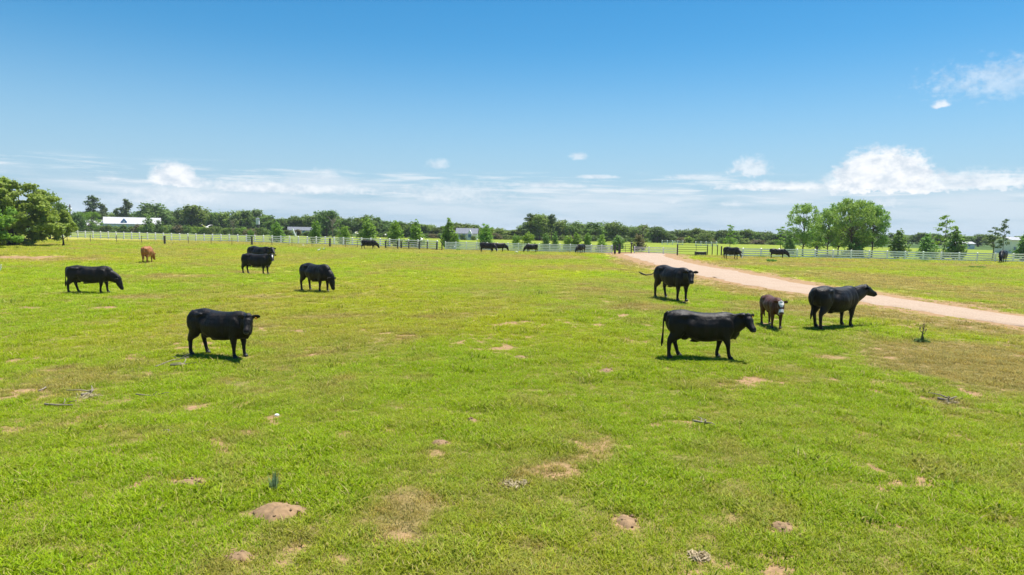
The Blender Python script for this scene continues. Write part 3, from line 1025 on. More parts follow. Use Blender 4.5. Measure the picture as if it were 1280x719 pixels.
def steps(knots, spacing_px):
    """ground points along photo columns, spaced in pixels, on a depth that runs linearly between knots"""
    out = []
    x = knots[0][0]
    xs = [k[0] for k in knots]; ys = [k[1] for k in knots]
    while x <= xs[-1] + .01:
        out.append(at(x, float(np.interp(x, xs, ys))))
        x += spacing_px(x) if callable(spacing_px) else spacing_px
    return out


FH = 1.27
GF = 'white board fences'
pl = steps([(60, 148), (150, 143), (300, 136), (350, 132), (461, 122), (552, 109)], lambda x: 9.2 + (x - 60) * .006)
pm = steps([(556, 109), (668, 107.5), (768, 106.5)], lambda x: 13.0)
pb = steps([(792, 112), (846, 110)], 18.0)
prr = steps([(905, 103), (1050, 102), (1280, 101.5), (1420, 101)], lambda x: 22.5)
rail_fence('long white post-and-rail fence running in front of the hedge at the left', pl, 1.4, 4, rh=.15, pw=.19, group=GF)
rail_fence('white fence of close-set boards behind the distant cow pair, ending at the dark gate post', pm, FH, 5, rh=.15, group=GF)
rail_fence('short white fence across the far end of the gravel road', pb, 1.0, 4, rh=.10, group=GF)
rail_fence('white board fence in front of the evergreen row at the right', prr, FH, 4, rh=.185, pw=.17, group=GF)

# wire fence in front of the left board fence
wp = [(84, 302.5, 0), (113, 303, 0), (146, 303.8, 0), (177, 304.5, 0), (206, 306, 1), (235.5, 305.5, 0), (264, 306.5, 0), (290, 307, 0), (315, 307.2, 1), (340, 307.5, 0), (365, 308, 0), (390, 308.5, 0), (412.5, 309.2, 1), (432, 309.6, 0), (447, 310, 0)]
org = gp(wp[0][0], wp[0][1])
wf = thing('wire_fence', 'dark wire fence with thin steel posts and a few wooden ones at the left', 'fence', org)
last = None
tops = []
for (px, py, big) in wp:
    p = gp(px, py)
    o = link('wooden_post' if big else 'steel_post', unit_post('post_wood' if big else 'tee_post', False), None, wf)
    hh = p.y / F * (11.5 if big else 10.0)
    o.location = p - org - Vector((0, 0, .05)); o.scale = (.24 if big else .07, .24 if big else .07, hh)
    tops.append((p - org, hh))
for (a, ha), (b, hb) in zip(tops, tops[1:]):
    for k in (.25, .5, .72, .9):
        bar('wire', 'wire', wf, a + Vector((0, 0, 1.25 * k)), b + Vector((0, 0, 1.25 * k)), .012, .012)

# dark pipe fence before the middle (x 482..552)
pp = [(482, 311.0), (497, 311.6), (501.5, 311.7), (511, 312.0), (524, 312.3), (534, 312.6), (546, 313.0), (552.5, 313.3)]
org = gp(*pp[0])
df = thing('pipe_fence', 'dark pipe fence with thick posts joining the wire fence to the white boards', 'fence', org)
PPts = [gp(*p) for p in pp]
for i, p in enumerate(PPts):
    o = link('post', unit_post('dark_metal', False), None, df)
    o.location = p - org - Vector((0, 0, .05)); o.scale = (.16 if i % 2 else .22, .16, 1.32)
for a, b in zip(PPts, PPts[1:]):
    for k in (.18, .52, .85, 1.15):
        bar('rail', 'dark_metal', df, a - org + Vector((0, 0, k)), b - org + Vector((0, 0, k)), .05, .05)

# dark gate between the board fence and the road
gb = [gp(768.5, 317.3), gp(774, 317.0), gp(789, 316.6)]
org = gb[0]
gt = thing('pipe_gate', 'open dark pipe gate beside the far end of the gravel road', 'gate', org)
for p, w, h in ((gb[0], .30, 1.35), (gb[1], .30, 1.5), (gb[2], .16, 1.55)):
    o = link('gate_post', unit_post('dark_metal', False), None, gt)
    o.location = p - org - Vector((0, 0, .05)); o.scale = (w, w, h)
bm = bmesh.new(); box_bm(bm, (0, 0, 0), (.34, .34, .26), .04)
o = link('post_cap', bm_mesh('post_cap', bm), M['dark_metal'], gt); o.location = gb[2] - org + Vector((0, 0, 1.62))
for k in (.15, .45, .75, 1.05, 1.35):
    bar('gate_rail', 'dark_metal', gt, gb[1] - org + Vector((.1, 0, k)), gb[2] - org + Vector((-.08, 0, k)), .055, .055)
for fx in (.1, .5, .97):
    q = gb[1].lerp(gb[2], fx) - org
    bar('upright', 'dark_metal', gt, q + Vector((0, -.03, .1)), q + Vector((0.001, -.03, 1.4)), .05, .05)

# corral panels right of the road
cb = [gp(846.5, 319.2), gp(884, 319.6), gp(890, 319.8), gp(896.5, 320.0), gp(901.5, 320.2)]
org = cb[0]
cr = thing('corral_panel', 'rusty dark pipe corral panel standing behind the black trough', 'corral panel', org)
for p, w, h in zip(cb, (.17, .12, .11, .11, .16), (1.75, 1.75, 1.85, 1.75, 1.55)):
    o = link('post', unit_post('rust_pipe', False), None, cr)
    o.location = p - org - Vector((0, 0, .05)); o.scale = (w, w, h)
for k in (.2, .55, .9, 1.25, 1.6):
    bar('rail', 'rust_pipe', cr, cb[0] - org + Vector((0, 0, k)), cb[1] - org + Vector((0, 0, k)), .055, .055)
for a, b in zip(cb[1:], cb[2:]):
    for k in (.4, .9, 1.35):
        bar('wire', 'wire', cr, a - org + Vector((0, 0, k)), b - org + Vector((0, 0, k)), .02, .02)
bar('upright', 'rust_pipe', cr, cb[0].lerp(cb[1], .62) - org + Vector((0, -.04, .1)), cb[0].lerp(cb[1], .62) - org + Vector((.001, -.04, 1.7)), .05, .05)

p = gp(875.5, 319.8)
tr = thing('feed_trough', 'black feed trough on the grass in front of the pipe corral', 'trough', p)
bm = bmesh.new()
box_bm(bm, (0, 0, .12), (1.45, .55, .20), .03)
for sx in (-.79, .79): box_bm(bm, (sx, 0, .33), (.08, .66, .62), .02)
for sy in (-.31, .31): box_bm(bm, (0, sy, .40), (1.498, .05, .40), .015)
link('tub', bm_mesh('tub', bm), M['trough'], tr)
for sx in (-.5, .5):
    bm = bmesh.new(); box_bm(bm, (sx, -.36, .40), (.07, .04, .46), .01)
    link('rib', bm_mesh('rib', bm), M['trough'], tr)

# ------------------------------------------------------------------ trees


def leaf_mesh(name, seed, clumps, n, size, up=0.45, flat=0.75, shape=1.5):
    """many leaf-sized faces spread over clumps [(x,y,z,rx,ry,rz)]"""
    rng = np.random.default_rng(seed)
    C = np.array(clumps, float)
    w = (C[:, 3] * C[:, 4] + C[:, 4] * C[:, 5] + C[:, 3] * C[:, 5])
    idx = rng.choice(len(C), n, p=w / w.sum())
    d = rng.normal(size=(n, 3)); d /= np.linalg.norm(d, axis=1)[:, None]
    rad = (0.45 + 0.62 * rng.random(n) ** 0.6 + .45 * rng.random(n) ** 9)[:, None]
    lump = 1 + 0.25 * np.sin(d @ rng.normal(size=(3, 1)) * 4 + idx[:, None])
    P = C[idx, :3] + d * C[idx, 3:6] * rad * lump
    nrm_ = d + rng.normal(size=(n, 3)) * flat
    nrm_[:, 2] += up * 1.8
    nrm_ /= np.linalg.norm(nrm_, axis=1)[:, None]
    t = rng.normal(size=(n, 3)); t -= nrm_ * np.sum(t * nrm_, 1)[:, None]; t /= np.linalg.norm(t, axis=1)[:, None]
    b = np.cross(nrm_, t)
    s = (size * (0.55 + 0.9 * rng.random(n)))[:, None]
    k = 0.5
    V = np.stack([P - t * s * shape * .5, P + b * s * k - nrm_ * s * .1, P + t * s * shape * .5 + nrm_ * s * .12, P - b * s * k - nrm_ * s * .1], 1).reshape(-1, 3)
    V[:, 2] = np.maximum(V[:, 2], 0.02)
    Fc = np.arange(n * 4).reshape(-1, 4)
    me = bpy.data.meshes.new(name)
    me.from_pydata(V.tolist(), [], Fc.tolist())
    me.update()
    a = me.attributes.new('leaf', 'FLOAT', 'POINT')
    a.data.foreach_set('value', np.repeat(rng.random(n), 4))
    return me


def trunk_mesh(name, h, r, lean=0.0, limbs=(), seed=0, top=0.25):
    rnd = random.Random(seed)
    bm = bmesh.new()
    n = 6
    pts = [Vector((lean * (i / n) ** 1.5 + rnd.uniform(-.03, .03) * h * .3 * (i > 0), rnd.uniform(-.03, .03) * h * .3 * (i > 0), h * i / n - .05)) for i in range(n + 1)]
    rr = [r * (1.35 if i == 0 else 1 - (1 - top) * i / n) for i in range(n + 1)]
    tube_bm(bm, pts, rr, None, Vector((1, 0, 0)), 8, .2)
    for (z0, tip, r0) in limbs:
        k = max(0, min(n - 1, int(z0 / h * n)))
        a = pts[k].lerp(pts[k + 1], z0 / h * n - k)
        tip = Vector(tip)
        mid = a.lerp(tip, .5) + Vector((0, 0, -.06 * (tip - a).length)) + Vector((rnd.uniform(-.1, .1), rnd.uniform(-.1, .1), 0)) * (tip - a).length
        tube_bm(bm, [a, a.lerp(mid, .6), mid, tip], [r0, r0 * .8, r0 * .6, r0 * .25], None, None, 6, .2)
    return bm_mesh(name, bm, True)


VAR = {}


def oak_variant(seed, H=10.0, W=8.5, n=2300, size=.46, dome=1.0, lowz=.18):
    rnd = random.Random(seed)
    cl = []
    for i in range(26):
        a = rnd.uniform(0, 2 * PI); z = lowz + (0.93 - lowz) * rnd.random() ** .8
        prof = math.sqrt(max(.05, 1 - ((z - .48) / .54) ** 2)) * dome
        rr = W / 2 * prof * rnd.uniform(.35, .86)
        r = rnd.uniform(.09, .17) * H
        cl.append((rr * math.cos(a), rr * math.sin(a), z * H - r * .35, r, r, r * .78))
    cl.append((0, 0, H * .6, W * .26, W * .26, H * .28))
    limbs = [(H * rnd.uniform(.15, .4), cl[i][:3], .10) for i in range(7)]
    return leaf_mesh('crown', seed, cl, n, size), trunk_mesh('trunk', H * .7, .26, rnd.uniform(-.5, .5), limbs, seed)


def young_variant(seed, H=5.0, W=3.0, n=1500, size=.21, low=.07, pw=.75, ragged=.12):
    rnd = random.Random(seed)
    cl = []
    for i in range(30):
        z = low + (1 - low) * (i + rnd.random()) / 31
        r = (W / 2) * (1.04 - z) ** pw * min(1, .5 + z * 4)
        a = i * 2.4 + rnd.uniform(-.5, .5)
        rr = r * rnd.uniform(.35, .8)
        q = max(.16, r * rnd.uniform(.38, .62))
        cl.append((rr * math.cos(a) + rnd.uniform(-ragged, ragged), rr * math.sin(a), z * H, q, q, q * .72))
    for i in range(4):
        z = .25 + .18 * i
        cl.append((0, 0, z * H, W * .26 * (1.1 - z), W * .26 * (1.1 - z), H * .12))
    return leaf_mesh('crown', seed, cl, n, size), trunk_mesh('trunk', H * .9, .075, 0, [], seed)


def pine_variant(seed, H=12.0, W=6.0, n=1100, size=.42, low=.4):
    rnd = random.Random(seed)
    cl, limbs = [], []
    for i in range(15):
        z = low + (1 - low) * (i + .5 * rnd.random()) / 15
        a = rnd.uniform(0, 2 * PI)
        rr = W / 2 * (1.05 - z) ** .5 * rnd.uniform(.3, 1)
        q = rnd.uniform(.07, .12) * H
        c = (rr * math.cos(a), rr * math.sin(a), z * H, q, q, q * .55)
        cl.append(c); limbs.append((z * H * .92, c[:3], .06))
    cl.append((0, 0, H * .97, .7, .7, .7))
    return leaf_mesh('crown', seed, cl, n, size), trunk_mesh('trunk', H * .97, .20, rnd.uniform(-.4, .4), limbs, seed)


def airy_variant(seed, H=8.0, W=6.5, n=6500, size=.17, low=.24, ncl=95, trunks=1):
    rnd = random.Random(seed)
    cl, limbs = [], []
    for i in range(ncl):
        z = low + (1 - low) * rnd.random() ** .85
        prof = math.sqrt(max(.04, 1 - ((z - .58) / .47) ** 2))
        a = rnd.uniform(0, 2 * PI)
        rr = W / 2 * prof * rnd.uniform(.15, 1) ** .6
        q = rnd.uniform(.035, .085) * H
        c = (rr * math.cos(a), rr * math.sin(a), z * H, q * 1.2, q * 1.2, q * .8)
        cl.append(c)
        if i % 3 == 0: limbs.append((min(.85, max(.16, z * .55)) * H, c[:3], .055))
    return leaf_mesh('crown', seed, cl, n, size, .3, .9), trunk_mesh('trunk', H * .82, .15, rnd.uniform(-.4, .4), limbs, seed, .2)


def sparse_variant(seed, H=6.0, W=3.4, n=700, size=.17, low=.35):
    rnd = random.Random(seed)
    cl, limbs = [], []
    for i in range(13):
        z = low + (1 - low) * (i + .6 * rnd.random()) / 13
        a = i * 2.3 + rnd.uniform(-.6, .6)
        rr = W / 2 * (1.12 - z) ** .6 * rnd.uniform(.35, 1)
        q = rnd.uniform(.05, .085) * H
        c = (rr * math.cos(a), rr * math.sin(a), z * H, q * 1.25, q * 1.1, q * .45)
        cl.append(c); limbs.append((z * H * .93, c[:3], .03))
    return leaf_mesh('crown', seed, cl, n, size, .5, .6), trunk_mesh('trunk', H * .96, .085, rnd.uniform(-.2, .2), limbs, seed, .2)


def shrub_variant(seed, H=2.4, W=3.4, n=1000, size=.20):
    rnd = random.Random(seed)
    cl = []
    for i in range(18):
        a = rnd.uniform(0, 2 * PI); z = rnd.uniform(.12, .82)
        rr = W / 2 * math.sqrt(max(.1, 1 - z * z)) * rnd.uniform(.1, .8)
        q = rnd.uniform(.14, .26) * H
        cl.append((rr * math.cos(a), rr * math.sin(a), z * H, q * 1.1, q * 1.1, q))
    return leaf_mesh('crown', seed, cl, n, size), trunk_mesh('trunk', H * .6, .05, 0, [(.2, (.4, .1, 1.1), .03), (.2, (-.4, -.1, 1.2), .03)], seed)


DIM = {'oak': (10., 8.5), 'young': (5., 3.), 'pine': (12., 6.), 'airy': (8., 6.5), 'sparse': (6., 3.4), 'shrub': (2.4, 3.4), 'column': (5., 3.2)}
for kind, fn, k in (('oak', oak_variant, 7), ('young', young_variant, 5), ('pine', pine_variant, 3), ('airy', airy_variant, 4), ('sparse', sparse_variant, 3), ('shrub', shrub_variant, 5)):
    VAR[kind] = [fn(100 + 13 * i + len(kind)) for i in range(k)]
VAR['column'] = [young_variant(300 + i, 5., 3.2, 1500, .22, .08, .45, .2) for i in range(4)]
_mm = {}


def tree(name, kind, label, cat, loc, h, w, mat, bark='bark', group=None, v=None, rz=None, rnd=random.Random(4)):
    vs = VAR[kind]
    if v is None: v = rnd.randrange(len(vs))
    cm, tm = vs[v % len(vs)]
    H0, W0 = DIM[kind]
    t = thing(name, label, cat, loc, rnd.uniform(0, 6.28) if rz is None else rz, group)
    for nm, me, mt in (('trunk', tm, bark), ('crown', cm, mat)):
        key = (me.name, mt)
        if key not in _mm:
            c = me.copy(); c.materials.clear(); c.materials.append(M[mt]); _mm[key] = c
        o = link(nm, _mm[key], None, t)
        o.scale = (w / W0, w / W0, h / H0)
    return t


# --- the far treeline
prof_x = [60, 90, 100, 112, 122, 135, 148, 158, 168, 180, 195, 212, 222, 240, 258, 270, 287, 305, 320, 345, 370, 392, 408, 424, 440, 455, 470, 488, 510, 530, 548, 575, 590, 605, 635, 652, 672, 690, 715, 740, 770, 785, 800, 818, 830, 845, 865, 885, 905, 940, 1000, 1080, 1160, 1280, 1400]
prof_y = [262, 262, 264, 262, 262, 264, 264, 262, 266, 262, 253, 262, 262, 257, 262, 263, 259, 264, 262, 270, 269, 266, 263, 267, 269, 267, 270, 277, 276, 281, 281, 277, 279, 281, 288, 279, 267, 271, 275, 277, 277, 283, 281, 284, 287, 286, 285, 287, 286, 288, 290, 291, 292.5, 294, 295]
LM = [(70, 'the huge left tree'), (165, 'the white farm'), (322, 'the white tower'), (415, 'the bare grey tree'), (582, 'the grey-roofed house'), (684, 'the tall domed tree'), (788, 'the dark gate'), (866, 'the pipe corral'), (985, 'the conical evergreen'), (1110, 'the airy trees'), (1262, 'the white barn')]
ORD = 'first second third fourth fifth sixth seventh eighth ninth tenth eleventh twelfth thirteenth fourteenth fifteenth sixteenth seventeenth eighteenth nineteenth twentieth'.split()
rt = random.Random(11)
cnt = {}


def place_name(px):
    lm = [l for l in LM if l[0] <= px]
    return lm[-1][1] if lm else None


def far_tree(px, dist, top_y, wpx, kind, mat, row, desc, dy=0):
    h = (hor(px) - top_y) * dist / F + CAM_H - 0.35
    p = at(px, dist)
    lm = place_name(px)
    if lm is None:
        lab = f'{desc}, {row}, left of the huge left tree'
        grp = 'trees left of the frame'
    else:
        k = cnt.get((row, lm), 0); cnt[(row, lm)] = k + 1
        lab = f'{desc}, {row}, {ORD[min(k, 19)]} right of {lm}'
    cat = 'shrub' if kind == 'shrub' else 'tree'
    tree('shrub' if kind == 'shrub' else 'pine_tree' if kind == 'pine' else 'broadleaf_tree', kind, lab, cat, p, h, wpx * dist / F, mat, group='far treeline')


# front row of the treeline (drawn at uneven widths)
x = 96
while x < 985:
    w = rt.uniform(22, 36) if x < 830 else rt.uniform(20, 30)
    dist = 300 if x < 330 else float(np.interp(x, [330, 470, 1000], [285, 255, 262]))
    dist += rt.uniform(-8, 12)
    ty = float(np.interp(x, prof_x, prof_y)) + rt.uniform(-1.0, 3.2)
    far_tree(x, dist, ty, w, 'oak', rt.choice(['oak', 'oak', 'oak_dark', 'shrub'] if x > 820 else ['oak', 'oak', 'oak_dark']), 'front row', 'rounded green treeline tree')
    x += w * rt.uniform(.42, .58)
# back row filling the gaps
x = 104
while x < 1000:
    w = rt.uniform(26, 40)
    ty = float(np.interp(x, prof_x, prof_y)) + rt.uniform(1.0, 6)
    far_tree(x, 330 + rt.uniform(-8, 12), ty, w, 'oak', rt.choice(['oak_dark', 'oak_dark', 'oak']), 'back row', 'dark green treeline tree')
    x += w * .72
# low shrubs closing the foot of the treeline
x = 96
while x < 985:
    w = rt.uniform(13, 26) if x > 330 else rt.uniform(14, 22)
    dist = 238 if x < 330 else 246
    hgt = rt.uniform(8.5, 11.5) if x < 330 else rt.uniform(5, 9)
    ty = hor(x) + 3.25 * F / dist - hgt
    if 560 < x < 606: hgt = 3; ty = hor(x) + 8
    far_tree(x, dist + rt.uniform(-3, 3), ty, w, 'shrub', rt.choice(['shrub', 'shrub', 'oak', 'oak', 'bright', 'brown_shrub']), 'low row', 'bushy hedge shrub below the treeline')
    x += w * (rt.uniform(.55, .85) if x > 330 else .5)
# right part: lower treeline farther away
x = 985
while x < 1420:
    w = rt.uniform(20, 34)
    far_tree(x, 300 + rt.uniform(-15, 15), float(np.interp(x, prof_x, prof_y)) + rt.uniform(-2, 3), w, 'oak', rt.choice(['oak', 'oak_dark', 'shrub']), 'far row', 'low rounded treeline tree')
    x += w * .62
# distant wooded skyline
x = 560
while x < 1460:
    w = rt.uniform(18, 32)
    lift = 3.2 * math.exp(-((x - 945) / 60) ** 2) + 3.5 * math.exp(-((x - 1140) / 70) ** 2) + 2.5 * math.exp(-((x - 860) / 60) ** 2)
    far_tree(x, 820 + rt.uniform(-60, 60), hor(x) - 1.0 - lift + rt.uniform(-1.4, 1.2), w, rt.choice(['oak', 'oak', 'pine']), 'oak_dark', 'farthest row', 'small blue-green skyline tree')
    x += w * .6

# named trees of the treeline
for (px, top, wpx, kind, mat, lab) in (
        (117, 246, 22, 'pine', 'pine', 'tall pine rising left of the white farm buildings'),
        (128, 256, 18, 'pine', 'pine', 'shorter pine between the tall pine and the white farm roof'),
        (158, 250, 20, 'pine', 'pine', 'rounded tall pine behind the white farm buildings'),
        (147, 261, 14, 'pine', 'oak', 'slender paler pine between two pines behind the farm'),
        (194, 252.5, 44, 'oak', 'oak_dark', 'wide dome-shaped oak right of the white farm buildings'),
        (240, 256.5, 42, 'oak', 'oak', 'broad oak rising behind the flying egret'),
        (408, 263, 36, 'oak', 'oak_dark', 'broad dark oak behind the bare grey tree'),
        (673, 268, 38, 'oak', 'oak', 'tall domed tree standing above the middle of the treeline'),
        (688, 269, 15, 'pine', 'pine', 'thin umbrella-topped pine at the right shoulder of the domed tree'),
        (662, 268, 18, 'pine', 'pine', 'dark pine top at the left shoulder of the domed tree'),
        (768, 276.5, 36, 'oak', 'oak_dark', 'dark broad tree above the dark pipe gate'),
        (820, 282.5, 30, 'oak', 'oak_dark', 'dark rounded tree above the far end of the road'),
        (834, 291.5, 20, 'oak', 'shrub', 'pale olive tree left of the pipe corral in the treeline'),
        (878, 291, 24, 'oak', 'shrub', 'pale olive tree behind the corral panel in the treeline')):
    dist = 285 if px < 330 else 240
    h = (hor(px) - top) * dist / F + CAM_H - .35
    tree('pine_tree' if kind == 'pine' else 'broadleaf_tree', kind, lab, 'tree', at(px, dist), h, wpx * dist / F, mat, group='tall trees of the treeline')
tree('broadleaf_tree', 'column', 'dark leafy tree covering the right part of the white farm roof', 'tree', at(186, 234), (hor(186) - 270.5) * 234 / F + 3.25, 17 * 234 / F, 'oak')
tree('broadleaf_tree', 'column', 'low olive tree before the right end of the white farm building', 'tree', at(199, 236), (hor(199) - 274) * 236 / F + 3.25, 14 * 236 / F, 'shrub')
tree('broadleaf_tree', 'airy', 'yellow-green tree spreading in front of the small white shed', 'tree', at(115, 228), (hor(115) - 266) * 228 / F + 3.25, 25 * 228 / F, 'bright')

# --- young trees behind the fences: (px, top y, width px, kind, material, behind fence m, label)
YT = [
    (346, 277, 19, 'column', 'young', 12, 'round young tree behind the left fence, right of the flying egret'),
    (313, 287, 9, 'shrub', 'young', 14, 'small dark bush behind the left fence'),
    (394, 275, 15, 'column', 'bright', 12, 'bright green narrow young tree behind the left fence'),
    (430, 281, 15, 'column', 'young', 12, 'olive young tree between the bright narrow tree and the grazing fence cow'),
    (459, 271, 24, 'column', 'young', 12, 'leafy young tree standing right behind the grazing fence cow'),
    (493, 276, 21, 'column', 'bright', 12, 'bushy bright young tree right of the grazing fence cow'),
    (519, 274, 22, 'young', 'young', 12, 'pointed young tree behind the dark pipe fence'),
    (560, 271, 24, 'young', 'young', 12, 'tallest pointed young tree, left of the grey-roofed house'),
    (568, 290, 14, 'shrub', 'bright', 11, 'low yellow-green bush at the foot of the tallest pointed young tree'),
    (607, 280, 21, 'column', 'young', 11, 'bushy young tree behind the pair of black cows'),
    (645, 293, 12, 'shrub', 'young', 14, 'low dark bush left of the yellow-green bush'),
    (659, 291, 18, 'shrub', 'bright', 14, 'bright yellow-green rounded bush behind the middle fence'),
    (681, 292, 14, 'column', 'cedar', 12, 'dark bush beside the darker pointed one behind the middle fence'),
    (693, 289, 12, 'young', 'cedar', 12, 'dark pointed evergreen behind the middle fence'),
    (709, 294, 15, 'column', 'young', 12, 'round young tree left of the end-on cow'),
    (719, 289, 17, 'young', 'young', 12, 'young tree directly behind the end-on cow'),
    (733, 291, 13, 'column', 'young', 12, 'small young tree right of the end-on cow'),
    (751, 293, 13, 'column', 'young', 12, 'upright young tree left of the dark gate post'),
    (771, 294, 17, 'column', 'cedar', 20, 'dark bushy young tree behind the dark pipe gate'),
    (797, 292, 17, 'column', 'brown_shrub', 18, 'brownish half-bare young tree behind the far end of the road'),
    (911, 281, 15, 'sparse', 'young', 12, 'thin young tree above the white-faced cow at the corral'),
    (974, 284, 16, 'sparse', 'young', 20, 'small loose young tree left of the conical evergreen'),
    (986, 290, 18, 'young', 'cedar', 14, 'conical evergreen left of the airy trees'),
    (1068, 287, 24, 'young', 'cedar', 9, 'dark conical evergreen under the largest airy tree'),
    (1121, 284, 26, 'young', 'cedar', 10, 'bushy evergreen right of the airy trees'),
    (1156, 290, 25, 'young', 'cedar', 10, 'squat conical evergreen between two taller ones'),
    (1178, 269, 24, 'sparse', 'bright', 12, 'sparse light-green tree with bare upper branches above the evergreens'),
    (1191, 281, 30, 'young', 'cedar', 9, 'broad dark conical evergreen beside the sparse light-green tree'),
    (1239, 284, 24, 'sparse', 'pine', 13, 'low loose pine left of the tall thin pine'),
    (1251, 274, 15, 'sparse', 'pine', 11, 'tall thin pine rising behind the rightmost grazing cow'),
    (1277, 290, 24, 'young', 'cedar', 9, 'dark evergreen hiding part of the white barn at the right edge'),
    (1281, 276, 16, 'sparse', 'pine', 16, 'thin pine at the right edge behind the dark evergreen'),
    (1320, 284, 24, 'young', 'cedar', 10, 'conical evergreen past the right edge of the fence view'),
    (1365, 286, 26, 'young', 'cedar', 10, 'last conical evergreen in the fence row past the right edge'),
]


def fence_depth(px):
    return float(np.interp(px, [60, 150, 300, 350, 461, 552, 768, 905, 1050, 1280, 1420], [148, 143, 136, 132, 122, 109, 106, 103, 102, 101.5, 101]))


for i, (px, top, wpx, kind, mat, back, lab) in enumerate(YT):
    dist = fence_depth(px) + back
    h = (hor(px) - top) * dist / F + CAM_H - .35
    nm = {'column': 'young_tree', 'young': 'young_tree', 'sparse': 'sparse_tree', 'shrub': 'bush'}[kind]
    if mat == 'cedar': nm = 'evergreen_tree'
    tree(nm, kind, lab, 'bush' if kind == 'shrub' else 'tree', at(px, dist), h, wpx * 1.15 * dist / F, mat, group='young trees behind the fences', v=i)

# --- airy trees at the right
for i, (px, top, wpx, back, lab) in enumerate((
        (1002, 257, 40, 10, 'airy light-green tree with a bare trunk, left one of the right-hand tree group'),
        (1033, 262, 34, 12, 'airy light-green tree in the middle of the right-hand tree group'),
        (1062, 251, 52, 9, 'largest airy tree of the group, spreading above the dark conical evergreen'),
        (1076, 254, 40, 13, 'airy tree filling the gap between the largest airy tree and the right one'),
        (1046, 256, 34, 15, 'slim airy tree just left of the largest airy tree'),
        (1088, 258, 38, 11, 'airy multi-stemmed tree on the right side of the tree group'),
        (1018, 284, 26, 22, 'low light-green tree seen between the trunks of the airy trees'),
        (1046, 280, 28, 26, 'green undergrowth tree behind the trunks of the airy trees'))):
    dist = fence_depth(px) + back
    h = (hor(px) - top) * dist / F + CAM_H - .35
    tree('airy_tree', 'airy', lab, 'tree', at(px, dist), h, wpx * dist / F, 'airy', 'bark', 'airy trees at the right', v=i)
p = at(1019, fence_depth(1019) + 5)
st_ = thing('tree_stump', 'cut dark tree stump with leafy sprouts behind the right fence', 'stump', p)
bm = bmesh.new(); tube_bm(bm, [(0, 0, -.1), (0, 0, .6), (.03, 0, 1.75), (.04, 0, 1.8)], [.24, .2, .19, .17], None, Vector((1, 0, 0)), 10, .05)
link('trunk', bm_mesh('trunk', bm, True), M['bark'], st_)
link('leaves', leaf_mesh('leaves', 5, [(-.6, 0, 2.1, .5, .4, .25), (.5, 0, 2.2, .6, .4, .25), (0, 0, 2.3, .5, .4, .2)], 260, .16), M['bright'], st_)

# --- big tree at the left edge
def big_tree(label, px, py, spec, n, size, mat, seed, tr, bark='bark_dark', name='large_tree'):
    """spec: clumps as (photo x, photo y, depth offset m, rx px, rz px)"""
    p = gp(px, py)
    k = p.y / F
    cl = []
    rnd = random.Random(seed)
    for (sx, sy, dz, rx, rz) in spec:
        cl.append(((sx - px) * k, dz, (py - sy) * k, rx * k, rx * k * 1.0, rz * k))
    t = thing(name, label, 'tree', p)
    link('crown', leaf_mesh('crown', seed, cl, n, size, .5, .7), M[mat], t)
    limbs = [(tr[0] * rnd.uniform(.3, .9), cl[i][:3], tr[1] * .4) for i in range(0, len(cl), 5)]
    link('trunk', trunk_mesh('trunk', tr[0], tr[1], tr[2], limbs, seed), M[bark], t)
    return t


rb = random.Random(21)
spec = []
edge = [(-45, 262), (-30, 240), (-10, 228), (5, 221), (28, 222), (50, 231), (66, 243), (78, 254), (86, 268), (84, 284)]
for i in range(120):
    ex, ey = rb.choice(edge)
    t = rb.random() ** .6
    cx, cy = 18 + (ex - 18) * t, 278 + (ey - 278) * t
    if cx > 58 and cy > 288: continue
    spec.append((cx + rb.uniform(-5, 5), cy + rb.uniform(-2, 5), rb.uniform(-6.5, 4.5) * (1.05 - .75 * t), rb.uniform(4.5, 9), rb.uniform(2.6, 4.6)))
for i in range(34):
    spec.append((rb.uniform(-42, 40), rb.uniform(286, 304), rb.uniform(-3.5, 4), rb.uniform(4, 7), rb.uniform(3, 5)))
big_tree('huge spreading tree with its crown down to the ground at the left edge', 14, 307, spec, 26000, .23, 'elm', 31, (5.5, .42, .4))
spec = [(rb.uniform(60, 88), rb.uniform(268, 300) if i % 3 else rb.uniform(264, 284), rb.uniform(-1.6, 1.6), rb.uniform(3, 5.5), rb.uniform(2.2, 3.6)) for i in range(34)]
spec = [s for s in spec if not (s[0] > 80 and s[1] > 292) and not (s[0] < 66 and s[1] > 294)]
big_tree('small leaning tree with a thin dark trunk at the right side of the huge tree', 79.5, 307.5, spec, 4200, .2, 'elm', 37, (2.8, .13, -.3), name='small_tree')
spec = [(rb.uniform(-42, 16), rb.uniform(258, 300), rb.uniform(-2.4, 1.5), rb.uniform(5, 8), rb.uniform(3, 5)) for i in range(34)]
big_tree('bright green tree growing against the left front of the huge tree', -14, 310, spec, 6500, .22, 'bright', 39, (3.0, .2, .2), name='small_tree')
for (px, dist, top, wp_, lab) in ((62, 130, 238, 40, 'dark tree top showing behind the crown of the huge tree'), (96, 210, 263, 22, 'dark tree behind the utility pole')):
    tree('broadleaf_tree', 'oak', lab, 'tree', at(px, dist), (hor(px) - top) * dist / F + 3.25, wp_ * dist / F, 'oak_dark')
tree('broadleaf_tree', 'oak', 'dark tree outside the left edge beside the huge tree', 'tree', at(-60, 100), 8.5, 9, 'oak')

# bare grey tree and other dead growth
def dead_tree(label, p, h, seed, mat='dead_wood', name='bare_tree', nb=16, r=.09):
    rnd = random.Random(seed)
    limbs = []
    for i in range(nb):
        z = h * rnd.uniform(.25, .9); a = rnd.uniform(0, 2 * PI); l = h * rnd.uniform(.18, .42)
        limbs.append((z, (l * .75 * math.cos(a), l * .75 * math.sin(a), z + l * .8), r * .4))
    t = thing(name, label, 'tree', p)
    link('trunk', trunk_mesh('trunk', h, r, rnd.uniform(-.3, .3), limbs, seed), M[mat], t)
    return t


